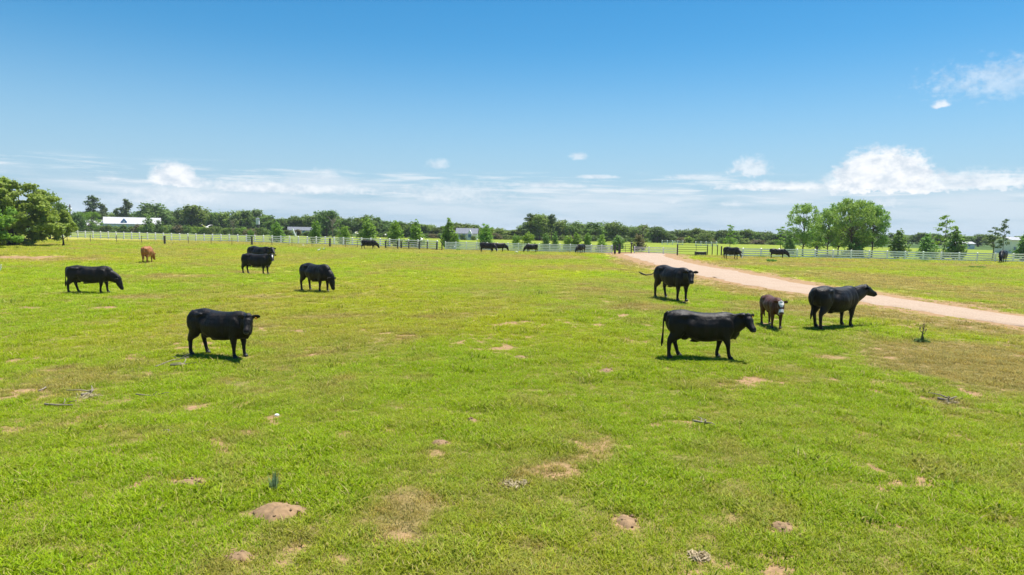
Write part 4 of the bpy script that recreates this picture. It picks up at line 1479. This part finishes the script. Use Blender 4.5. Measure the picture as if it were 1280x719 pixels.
dead_tree('bare grey tree with leafless branches in front of the treeline', at(415, 215), 6.2, 3, nb=26, r=.16)
dead_tree('leafless grey tree among the hedge shrubs right of the flying egret', at(291, 225), 5.0, 4, nb=24, r=.14)
dead_tree('leafless brown tree behind the brownish young tree at the road end', at(801, 125), 4.6, 9, mat='bark', nb=22, r=.07)

# weed clumps
for i, (px, py, wpx, hpx, lab) in enumerate((
        (964, 327.5, 15, 4.5, 'bright green weed clump on the dry grass below the fence cow'),
        (985, 322.0, 10, 3.5, 'small bright weed clump in front of the fence cow'), (953, 322, 9, 2.5, 'low weed clump left of the fence cow beside the white fence'),
        (573, 313.6, 6, 2.5, 'small weed clump at the foot of the white panel fence'),
        (1154, 327.5, 16, 2.5, 'flat bright weed patch at the right fence'), (1222, 335.5, 22, 3.5, 'wide bright weed patch in the grass below the right fence'),
        (880, 318.9, 6, 1.5, 'tiny weed tuft beside the black trough'))):
    p = gp(px, py); k = p.y / F
    o = thing('weed_clump', lab, 'weeds', p, 0, 'weed clumps in the pasture')
    rr = random.Random(i)
    cl = [(rr.uniform(-.4, .4) * wpx * k, rr.uniform(-.4, .4), rr.uniform(.2, .55) * hpx * k, .16 * wpx * k, .3, .32 * hpx * k) for q in range(8)]
    link('leaves', leaf_mesh('leaves', 60 + i, cl, 420, .09), M['weed'], o)

# ------------------------------------------------------------------ buildings


def prism(bm, x0, x1, y0, y1, z0, zr, over=0.3):
    """gable roof, ridge along x, with thickness"""
    ym = (y0 + y1) / 2
    th = .14
    a = [(x0 - over, y0 - over, z0), (x0 - over, ym, zr), (x0 - over, y1 + over, z0), (x0 - over, y1 + over, z0 - th), (x0 - over, ym, zr - th), (x0 - over, y0 - over, z0 - th)]
    b = [(x1 + over, y, z) for (x, y, z) in a]
    va = [bm.verts.new(v) for v in a]; vb = [bm.verts.new(v) for v in b]
    bm.faces.new(va); bm.faces.new(list(reversed(vb)))
    for i in range(6): bm.faces.new((va[i], va[(i + 1) % 6], vb[(i + 1) % 6], vb[i]))


def wall_block(bm, x0, x1, y0, y1, z, gable=None):
    box_bm(bm, ((x0 + x1) / 2, (y0 + y1) / 2, z / 2 - .1), (x1 - x0, y1 - y0, z + .2))
    if gable:
        for xx in (x0, x1 - .15):
            v = [bm.verts.new(q) for q in ((xx, y0 + .02, z), (xx, y1 - .02, z), (xx, (y0 + y1) / 2, gable), (xx + .15, y0 + .02, z), (xx + .15, y1 - .02, z), (xx + .15, (y0 + y1) / 2, gable))]
            bm.faces.new(v[:3]); bm.faces.new(list(reversed(v[3:])))
            for i in range(3): bm.faces.new((v[i], v[(i + 1) % 3], v[3 + (i + 1) % 3], v[3 + i]))


def building(name, label, px, dist, x0, x1, depth, wall_h, ridge, wmat, rmat, windows=(), doors=(), rz=0):
    b = thing(name, label, 'building', at(px, dist), rz)
    bm = bmesh.new(); wall_block(bm, x0, x1, 0, depth, wall_h, ridge - .18)
    link('wall', bm_mesh('wall', bm), M[wmat], b)
    bm = bmesh.new(); prism(bm, x0, x1, 0, depth, wall_h + .06, ridge)
    rf = link('roof', bm_mesh('roof', bm), M[rmat], b)
    n = int((x1 - x0) / .9)
    for i in range(n + 1):                                           # standing seams
        xx = x0 + (x1 - x0) * i / n
        ym = depth / 2
        bar('seam', rmat, rf, Vector((xx, -.28, wall_h + .09)), Vector((xx + .001, ym - .05, ridge + .02)), .06, .06)
    for (wx, wz, ww, wh) in windows:
        bm = bmesh.new()
        for dx, dz, sx, sz in ((0, wh / 2, ww + .16, .08), (0, -wh / 2, ww + .16, .08), (-ww / 2, 0, .08, wh - .08), (ww / 2, 0, .08, wh - .08), (0, 0, .05, wh - .08)):
            box_bm(bm, (wx + dx, -.03, wz + dz), (sx, .10, sz))
        f_ = link('window', bm_mesh('window', bm), M['white_wall'], b)
        bm = bmesh.new(); box_bm(bm, (wx, -.012, wz), (ww, .05, wh))
        link('pane', bm_mesh('pane', bm), M['pane'], f_)
    for (wx, ww, wh) in doors:
        bm = bmesh.new(); box_bm(bm, (wx, -.03, wh / 2), (ww, .08, wh))
        d_ = link('door', bm_mesh('door', bm), M['blue_trim'], b)
        bm = bmesh.new(); box_bm(bm, (wx + ww * .38, -.09, wh * .48), (.06, .06, .14))
        link('handle', bm_mesh('handle', bm), M['dark_metal'], d_)
    return b


D = 262
k = D / F
zt = lambda py, px, dist: (hor(px) - py) * dist / F + CAM_H - .35        # height above ground of a photo row
b1 = building('farm_building', 'long white farm building with a white metal roof and blue gable window', 166, D, -31 * k, 31 * k, 9.0, zt(280.5, 166, D), zt(272, 166, D), 'white_wall', 'white_metal', [(-5, 1.4, 1.1, 1.2), (3, 1.4, 1.1, 1.2), (7, 1.4, 1.1, 1.2)], [(-1, 1.1, 2.1)], rz=R(29))
# blue gabled dormer on its roof
dz0, dz1 = zt(281, 156, D), zt(273.4, 156, D)
bm = bmesh.new()
v = [bm.verts.new(q) for q in ((-3.9, .4, dz0), (-1.9, .4, dz0), (-1.9, .4, (dz0 + dz1) / 2), (-2.9, .4, dz1), (-3.9, .4, (dz0 + dz1) / 2), (-3.9, 3.6, dz0), (-1.9, 3.6, dz0), (-1.9, 3.6, (dz0 + dz1) / 2), (-2.9, 3.6, dz1), (-3.9, 3.6, (dz0 + dz1) / 2))]
bm.faces.new(v[:5]); bm.faces.new(list(reversed(v[5:])))
for i in range(5): bm.faces.new((v[i], v[(i + 1) % 5], v[5 + (i + 1) % 5], v[5 + i]))
dm = link('dormer', bm_mesh('dormer', bm), M['blue_trim'], b1)
bm = bmesh.new(); box_bm(bm, (-2.9, .38, dz0 + .95), (.75, .06, .95)); link('pane', bm_mesh('pane', bm), M['white_wall'], dm)
building('farm_shed', 'smaller white shed with a blue end wall left of the long farm building', 119, D - 3, -16 * k, 14.5 * k, 6.0, zt(283, 119, D), zt(275, 119, D), 'white_wall', 'white_metal', [(-2, 1.3, .9, 1.0)], [(4.2, .8, 2.6)], rz=R(31))
hd = 225
hk = hd / F
hs_ = building('house', 'white house with a grey shingled roof behind the tallest pointed young tree', 583, hd, -14 * hk, 12 * hk, 8.0, 2.0, zt(285.5, 583, hd), 'white_wall', 'roof_grey', [(-2.6, 1.2, .9, 1.0)], [(-1.3, .9, 1.9)])
gx0, gx1, gy = -2 * hk + .6, 6.5 * hk, -1.6
bm = bmesh.new()
gz = zt(287.6, 585, hd)
v = [bm.verts.new(q) for q in ((gx0, gy, -.1), (gx1, gy, -.1), (gx1, gy, 1.75), ((gx0 + gx1) / 2, gy, gz), (gx0, gy, 1.75), (gx0, 2.5, -.1), (gx1, 2.5, -.1), (gx1, 2.5, 1.75), ((gx0 + gx1) / 2, 2.5, gz), (gx0, 2.5, 1.75))]
bm.faces.new(v[:5]); bm.faces.new(list(reversed(v[5:])))
for i in range(5): bm.faces.new((v[i], v[(i + 1) % 5], v[5 + (i + 1) % 5], v[5 + i]))
pr = link('porch_gable', bm_mesh('porch_gable', bm), M['white_wall'], hs_)
bm = bmesh.new(); box_bm(bm, ((gx0 + gx1) / 2, gy - .02, 1.3), (1.0, .06, 1.1)); link('pane', bm_mesh('pane', bm), M['pane'], pr)
building('barn', 'white barn with a pale roof partly hidden by the evergreen at the right edge', 1268, 170, -1.4, 5.5, 6.0, zt(300.5, 1268, 170), zt(296.6, 1268, 170), 'white_wall', 'white_metal', [(-.4, 1.2, .8, .9)], [(2.5, 1.6, 2.0)])
building('farm_shed', 'low white shed far off between two evergreens at the right', 1203, 240, -3.6, 3.6, 4.0, 1.7, 2.5, 'white_wall', 'white_metal', [(-2, 1.1, .7, .7), (1.5, 1.1, .7, .7)], [(0, .8, 1.5)])
building('farm_shed', 'grey-roofed low shed among the shrubs right of the white tower', 375, 254, -4.3, 4.3, 5.0, 1.9, 3.2, 'white_wall', 'roof_grey', [(-2, 1.2, .9, .7)], [(1.2, .9, 1.8)], rz=R(17))

tree('bush', 'shrub', 'dark bush before the left wall of the grey-roofed house', 'bush', at(577, 219), 1.9, 2.6, 'oak_dark')
tree('bush', 'shrub', 'low bush at the right corner of the grey-roofed house', 'bush', at(591, 219), 1.5, 2.2, 'oak')

# small white tower among the trees
p = at(322, 252)
tw = thing('white_tower', 'small white cupola tower rising from the trees left of the round young tree', 'tower', p)
z0, z1 = zt(281, 322, 252), zt(272.5, 322, 252)
bm = bmesh.new(); box_bm(bm, (0, 0, z0 / 2), (.8, .8, z0), .03); link('shaft', bm_mesh('shaft', bm), M['post_wood'], tw)
bm = bmesh.new(); box_bm(bm, (0, 0, (z0 + z1 - .5) / 2 + .01), (1.05, 1.05, z1 - .5 - z0), .04); link('cabin', bm_mesh('cabin', bm), M['white_wall'], tw)
bm = bmesh.new(); bmesh.ops.create_cone(bm, cap_ends=True, segments=4, radius1=.95, radius2=.05, depth=.6, matrix=Matrix.Translation((0, 0, z1 - .19)) @ Matrix.Rotation(PI / 4, 4, 'Z')); link('roof', bm_mesh('roof', bm), M['roof_grey'], tw)
# utility pole
p = at(88.3, 170)
up_ = thing('utility_pole', 'dark wooden utility pole right of the huge tree', 'pole', p)
hz = (hor(88) - 256) * 170 / F + 3.25
bm = bmesh.new(); tube_bm(bm, [(0, 0, -.2), (0, 0, hz * .5), (.02, 0, hz)], [.2, .17, .14], None, Vector((1, 0, 0)), 8, .1); link('pole', bm_mesh('pole', bm, True), M['post_wood'], up_)
bm = bmesh.new(); box_bm(bm, (0, -.2, hz - .5), (1.0, .1, .1)); link('crossarm', bm_mesh('crossarm', bm), M['post_wood'], up_)
bm = bmesh.new(); tube_bm(bm, [(.32, -.1, hz - 1.6), (.32, -.1, hz - .9)], [.18, .18], None, Vector((1, 0, 0)), 8, .1); link('transformer', bm_mesh('transformer', bm, True), M['white_wall'], up_)
# far fence lines in the second field
for lab, x0, x1, dist, h in (('pale far fence beyond the field behind the road end', 826, 852, 205, 1.2), ('low dark-posted far fence beyond the pipe corral', 868, 895, 190, 1.2)):
    rail_fence(lab, [at(px, dist) for px in np.arange(x0, x1 + .1, 6.5)], h, 3, pw=.16, rh=.1, group=GF)
# white chute leaning in the hedge
p = at(367, 222)
ch = thing('chute', 'white sloping chute standing before the hedge right of the white tower', 'chute', p)
bar('tube', 'white_vinyl', ch, Vector((-.5, 0, 2.6)), Vector((.55, 0, .1)), .35, .35)
bar('support', 'white_vinyl', ch, Vector((.56, .3, 0)), Vector((.57, .3, 1.6)), .12, .12)

# ------------------------------------------------------------------ things on the near grass


def mound(label, px, py, rx, ry, h, seed):
    c = gp(px, py)
    rxm = rx * c.y / F
    a = gp(px, py + ry); b = gp(px, py - ry)
    rym = (b.y - a.y) / 2
    h *= .8
    verts, faces = [], []
    NA, NRg = 64, 16
    for i in range(NRg):
        for j in range(NA):
            th = 2 * PI * j / NA
            e = 0.55 + 0.85 * float(fbm(math.cos(th) * 2.4 + 5, math.sin(th) * 2.4 + seed * 3.1, seed, 4, .65))
            q = i / (NRg - 1)
            x = c.x + math.cos(th) * rxm * q * e; y = c.y + math.sin(th) * rym * q * e
            z = float(terrain(x, y)) + h * (1 - q ** 2) * (0.15 + 1.2 * float(fbm(x * 4.5, y * 4.5, seed, 5, .7))) + .012 - .05 * q ** 4
            verts.append((x - c.x, y - c.y, z - c.z))
    for i in range(NRg - 1):
        for j in range(NA):
            faces.append((i * NA + j, (i + 1) * NA + j, (i + 1) * NA + (j + 1) % NA, i * NA + (j + 1) % NA))
    me = mesh_from('dirt_mound', verts, faces, True)
    bm = bmesh.new(); bm.from_mesh(me); bmesh.ops.remove_doubles(bm, verts=bm.verts, dist=.0005); bmesh.ops.recalc_face_normals(bm, faces=bm.faces); bm.to_mesh(me); bm.free()
    if sum(p.normal.z for p in me.polygons) < 0: me.flip_normals()
    me.polygons.foreach_set('use_smooth', [True] * len(me.polygons))
    mo = link('dirt_mound', me, M['soil'], None, c)
    rc = random.Random(seed * 7)
    for q in range(int(5 + rxm * 14)):
        th = rc.uniform(0, 6.28); rr_ = rc.uniform(.2, 1.05)
        x = c.x + math.cos(th) * rxm * rr_; y = c.y + math.sin(th) * rym * rr_
        bm = bmesh.new(); bmesh.ops.create_icosphere(bm, subdivisions=1, radius=1)
        z_ = rc.uniform(.008, .026)
        for v in bm.verts: v.co = v.co * rc.uniform(.7, 1.3) * z_
        cl_ = link('clod', bm_mesh('clod', bm), M['clod'], mo)
        cl_.location = (x - c.x, y - c.y, float(terrain(x, y)) - c.z + h * max(0, 1 - rr_ ** 2) * .75 + z_ * .5)
    tag(mo, label, 'dirt mound', 'bare dirt mounds in the near grass')


MOUNDS = [
    (348, 641, 42, 13, .13, 'largest bare brown dirt mound in the near grass, below the bluish tuft'),
    (237, 605, 28, 6, .06, 'flat dirt mound left of the largest mound'),
    (299, 697, 19, 8, .06, 'bare dirt mound at the bottom, below and left of the largest mound'),
    (783, 652, 16, 10, .05, 'small pale dirt mound near the bottom right of the middle'),
    (980, 661, 18, 9, .07, 'bare dirt mound near the bottom, rightmost of the near mounds'),
    (550, 554, 13, 4, .06, 'small pinkish dirt mound in the middle of the near grass'),
    (590, 527, 8, 3, .06, 'tiny pinkish dirt mound above the small one in the middle'),
    (758, 464, 10, 3, .07, 'reddish dirt mound left of the long walking cow'),
    (650, 447.5, 9, 2.2, .06, 'small dirt mound in the mid grass left of the reddish one'),
]
for i, (px, py, rx, ry, h, lab) in enumerate(MOUNDS):
    mound(lab, px, py, rx, ry, h, i + 3)


def stick(label, pts, r, mat='dead_wood', twigs=2, seed=0, name='dead_branch'):
    r *= .6
    rnd = random.Random(seed)
    P = [gp(*p) for p in pts]
    c = P[0]
    Q = [p - c + Vector((0, 0, r * 1.2 + .02)) for p in P]
    if len(Q) == 2: Q.insert(1, (Q[0] + Q[1]) / 2 + Vector((rnd.uniform(-.05, .05), rnd.uniform(-.05, .05), .02)))
    bm = bmesh.new()
    tube_bm(bm, Q, [r * (1 - .5 * i / (len(Q) - 1)) for i in range(len(Q))], None, None, 7, .3)
    o = link(name, bm_mesh(name, bm, True), M[mat], None, c)
    tag(o, label, 'branch', 'dead branches lying on the grass')
    for i in range(twigs):
        a = Q[1].lerp(Q[-1], rnd.random() * .7)
        b = a + Vector((rnd.uniform(-.35, .35), rnd.uniform(-.35, .35), rnd.uniform(.02, .12)))
        bm = bmesh.new(); tube_bm(bm, [a, (a + b) / 2 + Vector((.03, 0, .02)), b], [r * .55, r * .4, r * .2], None, None, 6, .3)
        link('twig', bm_mesh('twig', bm, True), M[mat], o)


stick('pale dead stick lying flat on the left grass, below the forked branch', [(56, 508), (72, 509), (91, 509)], .035, seed=1)
stick('short white stick leaning in the left grass', [(49, 491), (57, 486)], .03, twigs=0, seed=2)
stick('forked dead branch stub on the left grass', [(102, 497), (112, 495), (117, 490)], .05, seed=3, twigs=3)
stick('long grey dead branch on the grass below the near left cow', [(213, 459), (228, 458.5), (246, 456)], .05, seed=4)
stick('thin grey branch lying left of the near left cow', [(195, 460), (215, 452), (236, 449)], .025, seed=5, twigs=4)
stick('thin pale stick on the left grass beyond the flat stick', [(170, 495), (190, 497), (206, 494)], .025, seed=6)
stick('white stick lying in the grass below the near left cow', [(247, 543), (258, 541.5), (269, 538)], .03, seed=7, twigs=0)
stick('small white stick left of the other white stick', [(202, 541), (217, 543)], .02, seed=8, twigs=1)
stick('bleached forked branch on the grass below the long walking cow', [(866, 529), (877, 531), (888, 533)], .04, seed=9, twigs=4)
stick('pale twig near the right side of the far dry patch', [(1172, 501), (1182, 503), (1190, 502)], .05, seed=10, twigs=4)

# litter pile, rock
def rock(label, px, py, s, mat, name, cat, seed):
    c = gp(px, py)
    rnd = random.Random(seed)
    bm = bmesh.new()
    bmesh.ops.create_icosphere(bm, subdivisions=2, radius=1)
    for v in bm.verts:
        v.co *= rnd.uniform(.78, 1.15)
        v.co = Vector((v.co.x * s[0], v.co.y * s[1], v.co.z * s[2]))
    o = link(name, bm_mesh(name, bm, False), M[mat], None, c + Vector((0, 0, s[2] * .35)))
    tag(o, label, cat)


rock('small white rock lying in the left part of the near grass', 346, 520, (.05, .045, .03), 'rock', 'rock', 'rock', 1)
for i, (px, py, w_, lab) in enumerate(((640, 607, .30, 'pale clump of dead grass lying in the middle of the near grass'), (875, 698, .14, 'small pale clump of dead grass near the bottom right of the middle'), (1185, 503, .34, 'pale dead grass clump beside the twig in the right grass'), (110, 496, .3, 'dead grass clump around the forked branch stub'))):
    p = gp(px, py)
    o = thing('dead_grass_clump', lab, 'dead grass', p, 0, 'dead grass clumps')
    rr = random.Random(i)
    link('blades', leaf_mesh('blades', 70 + i, [(rr.uniform(-1, 1) * w_ * .6, rr.uniform(-.5, .5) * w_, .03, w_ * .35, w_ * .3, .03) for q in range(7)], 200, .020, .6, .8, 4.0), M['dry_leaf'], o)

# bluish tuft of stiff grass
c = gp(342, 612)
bm = bmesh.new()
rr = random.Random(8)
for i in range(46):
    a = rr.uniform(0, 6.28); l = rr.uniform(.12, .30); sp = rr.uniform(.02, .4)
    b0 = Vector((rr.uniform(-.06, .06), rr.uniform(-.06, .06), -.01)); tip = b0 + Vector((math.cos(a) * sp * l, math.sin(a) * sp * l, l))
    s_ = Vector((-math.sin(a), math.cos(a), 0)) * .008
    mdp = (b0 + tip) / 2 + Vector((0, 0, .02))
    vs = [bm.verts.new(q) for q in (b0 - s_, b0 + s_, mdp + s_ * .8, mdp - s_ * .8, tip)]
    bm.faces.new(vs[:4]); bm.faces.new((vs[3], vs[2], vs[4]))
tag(link('grass_tuft', bm_mesh('grass_tuft', bm), M['blue_weed'], None, c), 'upright bluish-green grass tuft above the largest dirt mound', 'grass tuft')

# dead sapling
c = gp(1152, 428)
sp_ = thing('dead_sapling', 'small dead sapling with a ring of dark weeds right of the large cow', 'sapling', c)
k = c.y / F
link('stem', trunk_mesh('stem', 22 * k, .03, .03, [(12 * k, (.12, 0, 15 * k), .014), (14 * k, (-.10, .02, 17 * k), .014), (17 * k, (.09, .03, 21 * k), .012), (19 * k, (-.08, 0, 23 * k), .012)], 3), M['bark'], sp_)
link('weeds', leaf_mesh('weeds', 91, [(.0, 0, 2 * k, .2, .16, .07), (-.15, 0, 1 * k, .12, .1, .05), (.15, .02, 1 * k, .12, .1, .05), (.02, 0, 6 * k, .05, .05, .1)], 260, .05), M['oak_dark'], sp_)
link('seed_heads', leaf_mesh('seed_heads', 92, [(.03, 0, 22 * k, .06, .04, .04), (.1, 0, 16 * k, .04, .03, .05), (-.08, 0, 18 * k, .04, .03, .04)], 40, .035), M['brown_shrub'], sp_)

# ------------------------------------------------------------------ grass


def make_grass():
    rng = np.random.default_rng(3)
    # tufts of blades
    tcol = bpy.data.collections.new('grass_tufts')
    mt, t, o = new_mat('grass_blades')
    tint = t.node('ShaderNodeAttribute', attribute_name='tint', attribute_type='INSTANCER')
    bl = t.node('ShaderNodeAttribute', attribute_name='leaf')
    c = tint.outputs['Color']
    lo = t.mix(1.0, c, (0.62, 0.64, 0.6), 'MULTIPLY')
    hi = t.mix(1.0, c, (1.35, 1.30, 1.1), 'MULTIPLY')
    c2 = t.mix(bl.outputs['Fac'], lo, hi)
    dryf = t.step(bl.outputs['Fac'], 0.74, 0.93, 0.0, 0.85)
    c2 = t.mix(dryf, c2, (0.46, 0.37, 0.15))
    d = t.node('ShaderNodeBsdfPrincipled')
    d.inputs['Roughness'].default_value = 0.55
    d.inputs['Specular IOR Level'].default_value = 0.12
    t.l.new(c2, d.inputs['Base Color'])
    tr_ = t.node('ShaderNodeBsdfTranslucent')
    t.l.new(c2, tr_.inputs[0])
    mx = t.node('ShaderNodeMixShader'); mx.inputs[0].default_value = .45
    t.l.new(d.outputs[0], mx.inputs[1]); t.l.new(tr_.outputs[0], mx.inputs[2]); t.l.new(mx.outputs[0], o.inputs[0])
    for k in range(6):
        nb = 26
        V, Fc, val = [], [], []
        for i in range(nb):
            a = rng.uniform(0, 2 * PI); rr_ = .13 * math.sqrt(rng.random())
            b0 = np.array((rr_ * math.cos(a), rr_ * math.sin(a), -.01))
            hd_ = rng.uniform(0, 2 * PI); l = rng.uniform(.03, .085); lean = rng.uniform(.4, 1.6)
            dv = np.array((math.cos(hd_), math.sin(hd_), 0))
            s_ = np.array((-math.sin(hd_), math.cos(hd_), 0)) * rng.uniform(.003, .006)
            m1 = b0 + dv * l * lean * .4 + np.array((0, 0, l * .62)); tp = b0 + dv * l * lean + np.array((0, 0, l * .95))
            q = len(V)
            V += [b0 - s_, b0 + s_, m1 + s_ * .9, m1 - s_ * .9, tp]
            Fc += [(q, q + 1, q + 2, q + 3), (q + 3, q + 2, q + 4)]
            val += [rng.random()] * 5
        me = mesh_from('grass_tuft_blades', V, Fc)
        at_ = me.attributes.new('leaf', 'FLOAT', 'POINT'); at_.data.foreach_set('value', val)
        me.materials.append(mt)
        tcol.objects.link(bpy.data.objects.new('grass_tuft_blades', me))
    # points
    N1, N2 = 34000, 165000
    d1 = np.sqrt(rng.uniform(4.5 ** 2, 14 ** 2, N1))
    d2 = 14 * np.exp(rng.random(N2) * math.log(150 / 14))
    d = np.concatenate([d1, d2])
    th = np.radians(rng.uniform(-46, 46, len(d)))
    X, Y = d * np.sin(th), d * np.cos(th)
    keep = road_dist(X, Y) > 1.02 - .16 * sst(.5, .8, fbm(X / 1.3, Y / 1.3, 91, 3))
    keep &= Y < fence_line(X, Y) + 3
    tint, soil = ground_tint(X, Y)
    verge = sst(2.0, 1.0, road_dist(X, Y))
    soil = np.maximum(soil, verge * .8)
    keep &= rng.random(len(d)) > soil * 0.97
    for (px, py, rx, ry, h, lab) in MOUNDS:
        c_ = gp(px, py); a_ = gp(px, py + ry); b_ = gp(px, py - ry)
        q = np.hypot((X - c_.x) / (rx * c_.y / F), (Y - c_.y) / max(.1, (b_.y - a_.y) / 2))
        keep &= rng.random(len(d)) < np.where(q > 1.0, 1.0, .04 + .5 * np.clip(q - .55, 0, 1))
    X, Y, d, tint, soil = X[keep], Y[keep], d[keep], tint[keep], soil[keep]
    n = len(X)
    Z = terrain(X, Y) - .004
    clump = sst(.3, .75, fbm(X / .8, Y / .8, 71, 3))
    scl = (0.74 + .52 * clump) * (0.8 + .4 * rng.random(n)) * (1 + np.clip(d - 14, 0, 100) / 42) * (1 - .45 * soil)
    jit = 0.80 + .48 * rng.random((n, 1))
    big = rng.random(n) < .010
    scl = np.where(big & (d < 40), scl * 1.9, scl)
    jit[big] *= .72
    hue = rng.normal(size=(n, 1)) * .07
    tint = tint * jit * np.concatenate([1 + hue, np.ones((n, 1)), 1 - hue], 1)
    me = bpy.data.meshes.new('grass')
    me.from_pydata(np.stack([X, Y, Z], 1).tolist(), [], [])
    a = me.attributes.new('tint', 'FLOAT_COLOR', 'POINT'); a.data.foreach_set('color', np.concatenate([tint, np.ones((n, 1))], 1).ravel())
    a = me.attributes.new('scl', 'FLOAT', 'POINT'); a.data.foreach_set('value', scl)
    a = me.attributes.new('turn', 'FLOAT', 'POINT'); a.data.foreach_set('value', rng.uniform(0, 2 * PI, n))
    a = me.attributes.new('pick', 'INT', 'POINT'); a.data.foreach_set('value', rng.integers(0, 6, n).astype(np.int32))
    ob = link('grass', me)
    tag(ob, 'short green pasture grass with dry blades', 'grass', kind='stuff')
    ng = bpy.data.node_groups.new('grass_scatter', 'GeometryNodeTree')
    ng.interface.new_socket('Geometry', in_out='INPUT', socket_type='NodeSocketGeometry')
    ng.interface.new_socket('Geometry', in_out='OUTPUT', socket_type='NodeSocketGeometry')
    gi = ng.nodes.new('NodeGroupInput'); go = ng.nodes.new('NodeGroupOutput')
    ci = ng.nodes.new('GeometryNodeCollectionInfo')
    ci.inputs['Collection'].default_value = tcol
    ci.inputs['Separate Children'].default_value = True
    ci.inputs['Reset Children'].default_value = True
    iop = ng.nodes.new('GeometryNodeInstanceOnPoints')
    iop.inputs['Pick Instance'].default_value = True

    def named(nm, ty):
        q = ng.nodes.new('GeometryNodeInputNamedAttribute'); q.data_type = ty; q.inputs['Name'].default_value = nm
        return q.outputs['Attribute']
    cx = ng.nodes.new('ShaderNodeCombineXYZ')
    ng.links.new(named('turn', 'FLOAT'), cx.inputs[2])
    ng.links.new(gi.outputs[0], iop.inputs['Points'])
    ng.links.new(ci.outputs[0], iop.inputs['Instance'])
    ng.links.new(named('pick', 'INT'), iop.inputs['Instance Index'])
    ng.links.new(cx.outputs[0], iop.inputs['Rotation'])
    ng.links.new(named('scl', 'FLOAT'), iop.inputs['Scale'])
    ng.links.new(iop.outputs[0], go.inputs[0])
    md = ob.modifiers.new('scatter', 'NODES')
    md.node_group = ng


make_grass()

# ------------------------------------------------------------------ air
bm = bmesh.new()
box_bm(bm, (0, 0, 11.5), (13000, 13000, 26.0))
hz_ = link('haze', bm_mesh('haze', bm))
mt, t, o = new_mat('haze')
pv = t.node('ShaderNodeVolumePrincipled')
pv.inputs['Color'].default_value = (0.80, 0.90, 1.0, 1)
pv.inputs['Density'].default_value = 0.00015
pv.inputs['Anisotropy'].default_value = 0.0
t.l.new(pv.outputs[0], o.inputs['Volume'])
hz_.data.materials.append(mt)
tag(hz_, kind='stuff')
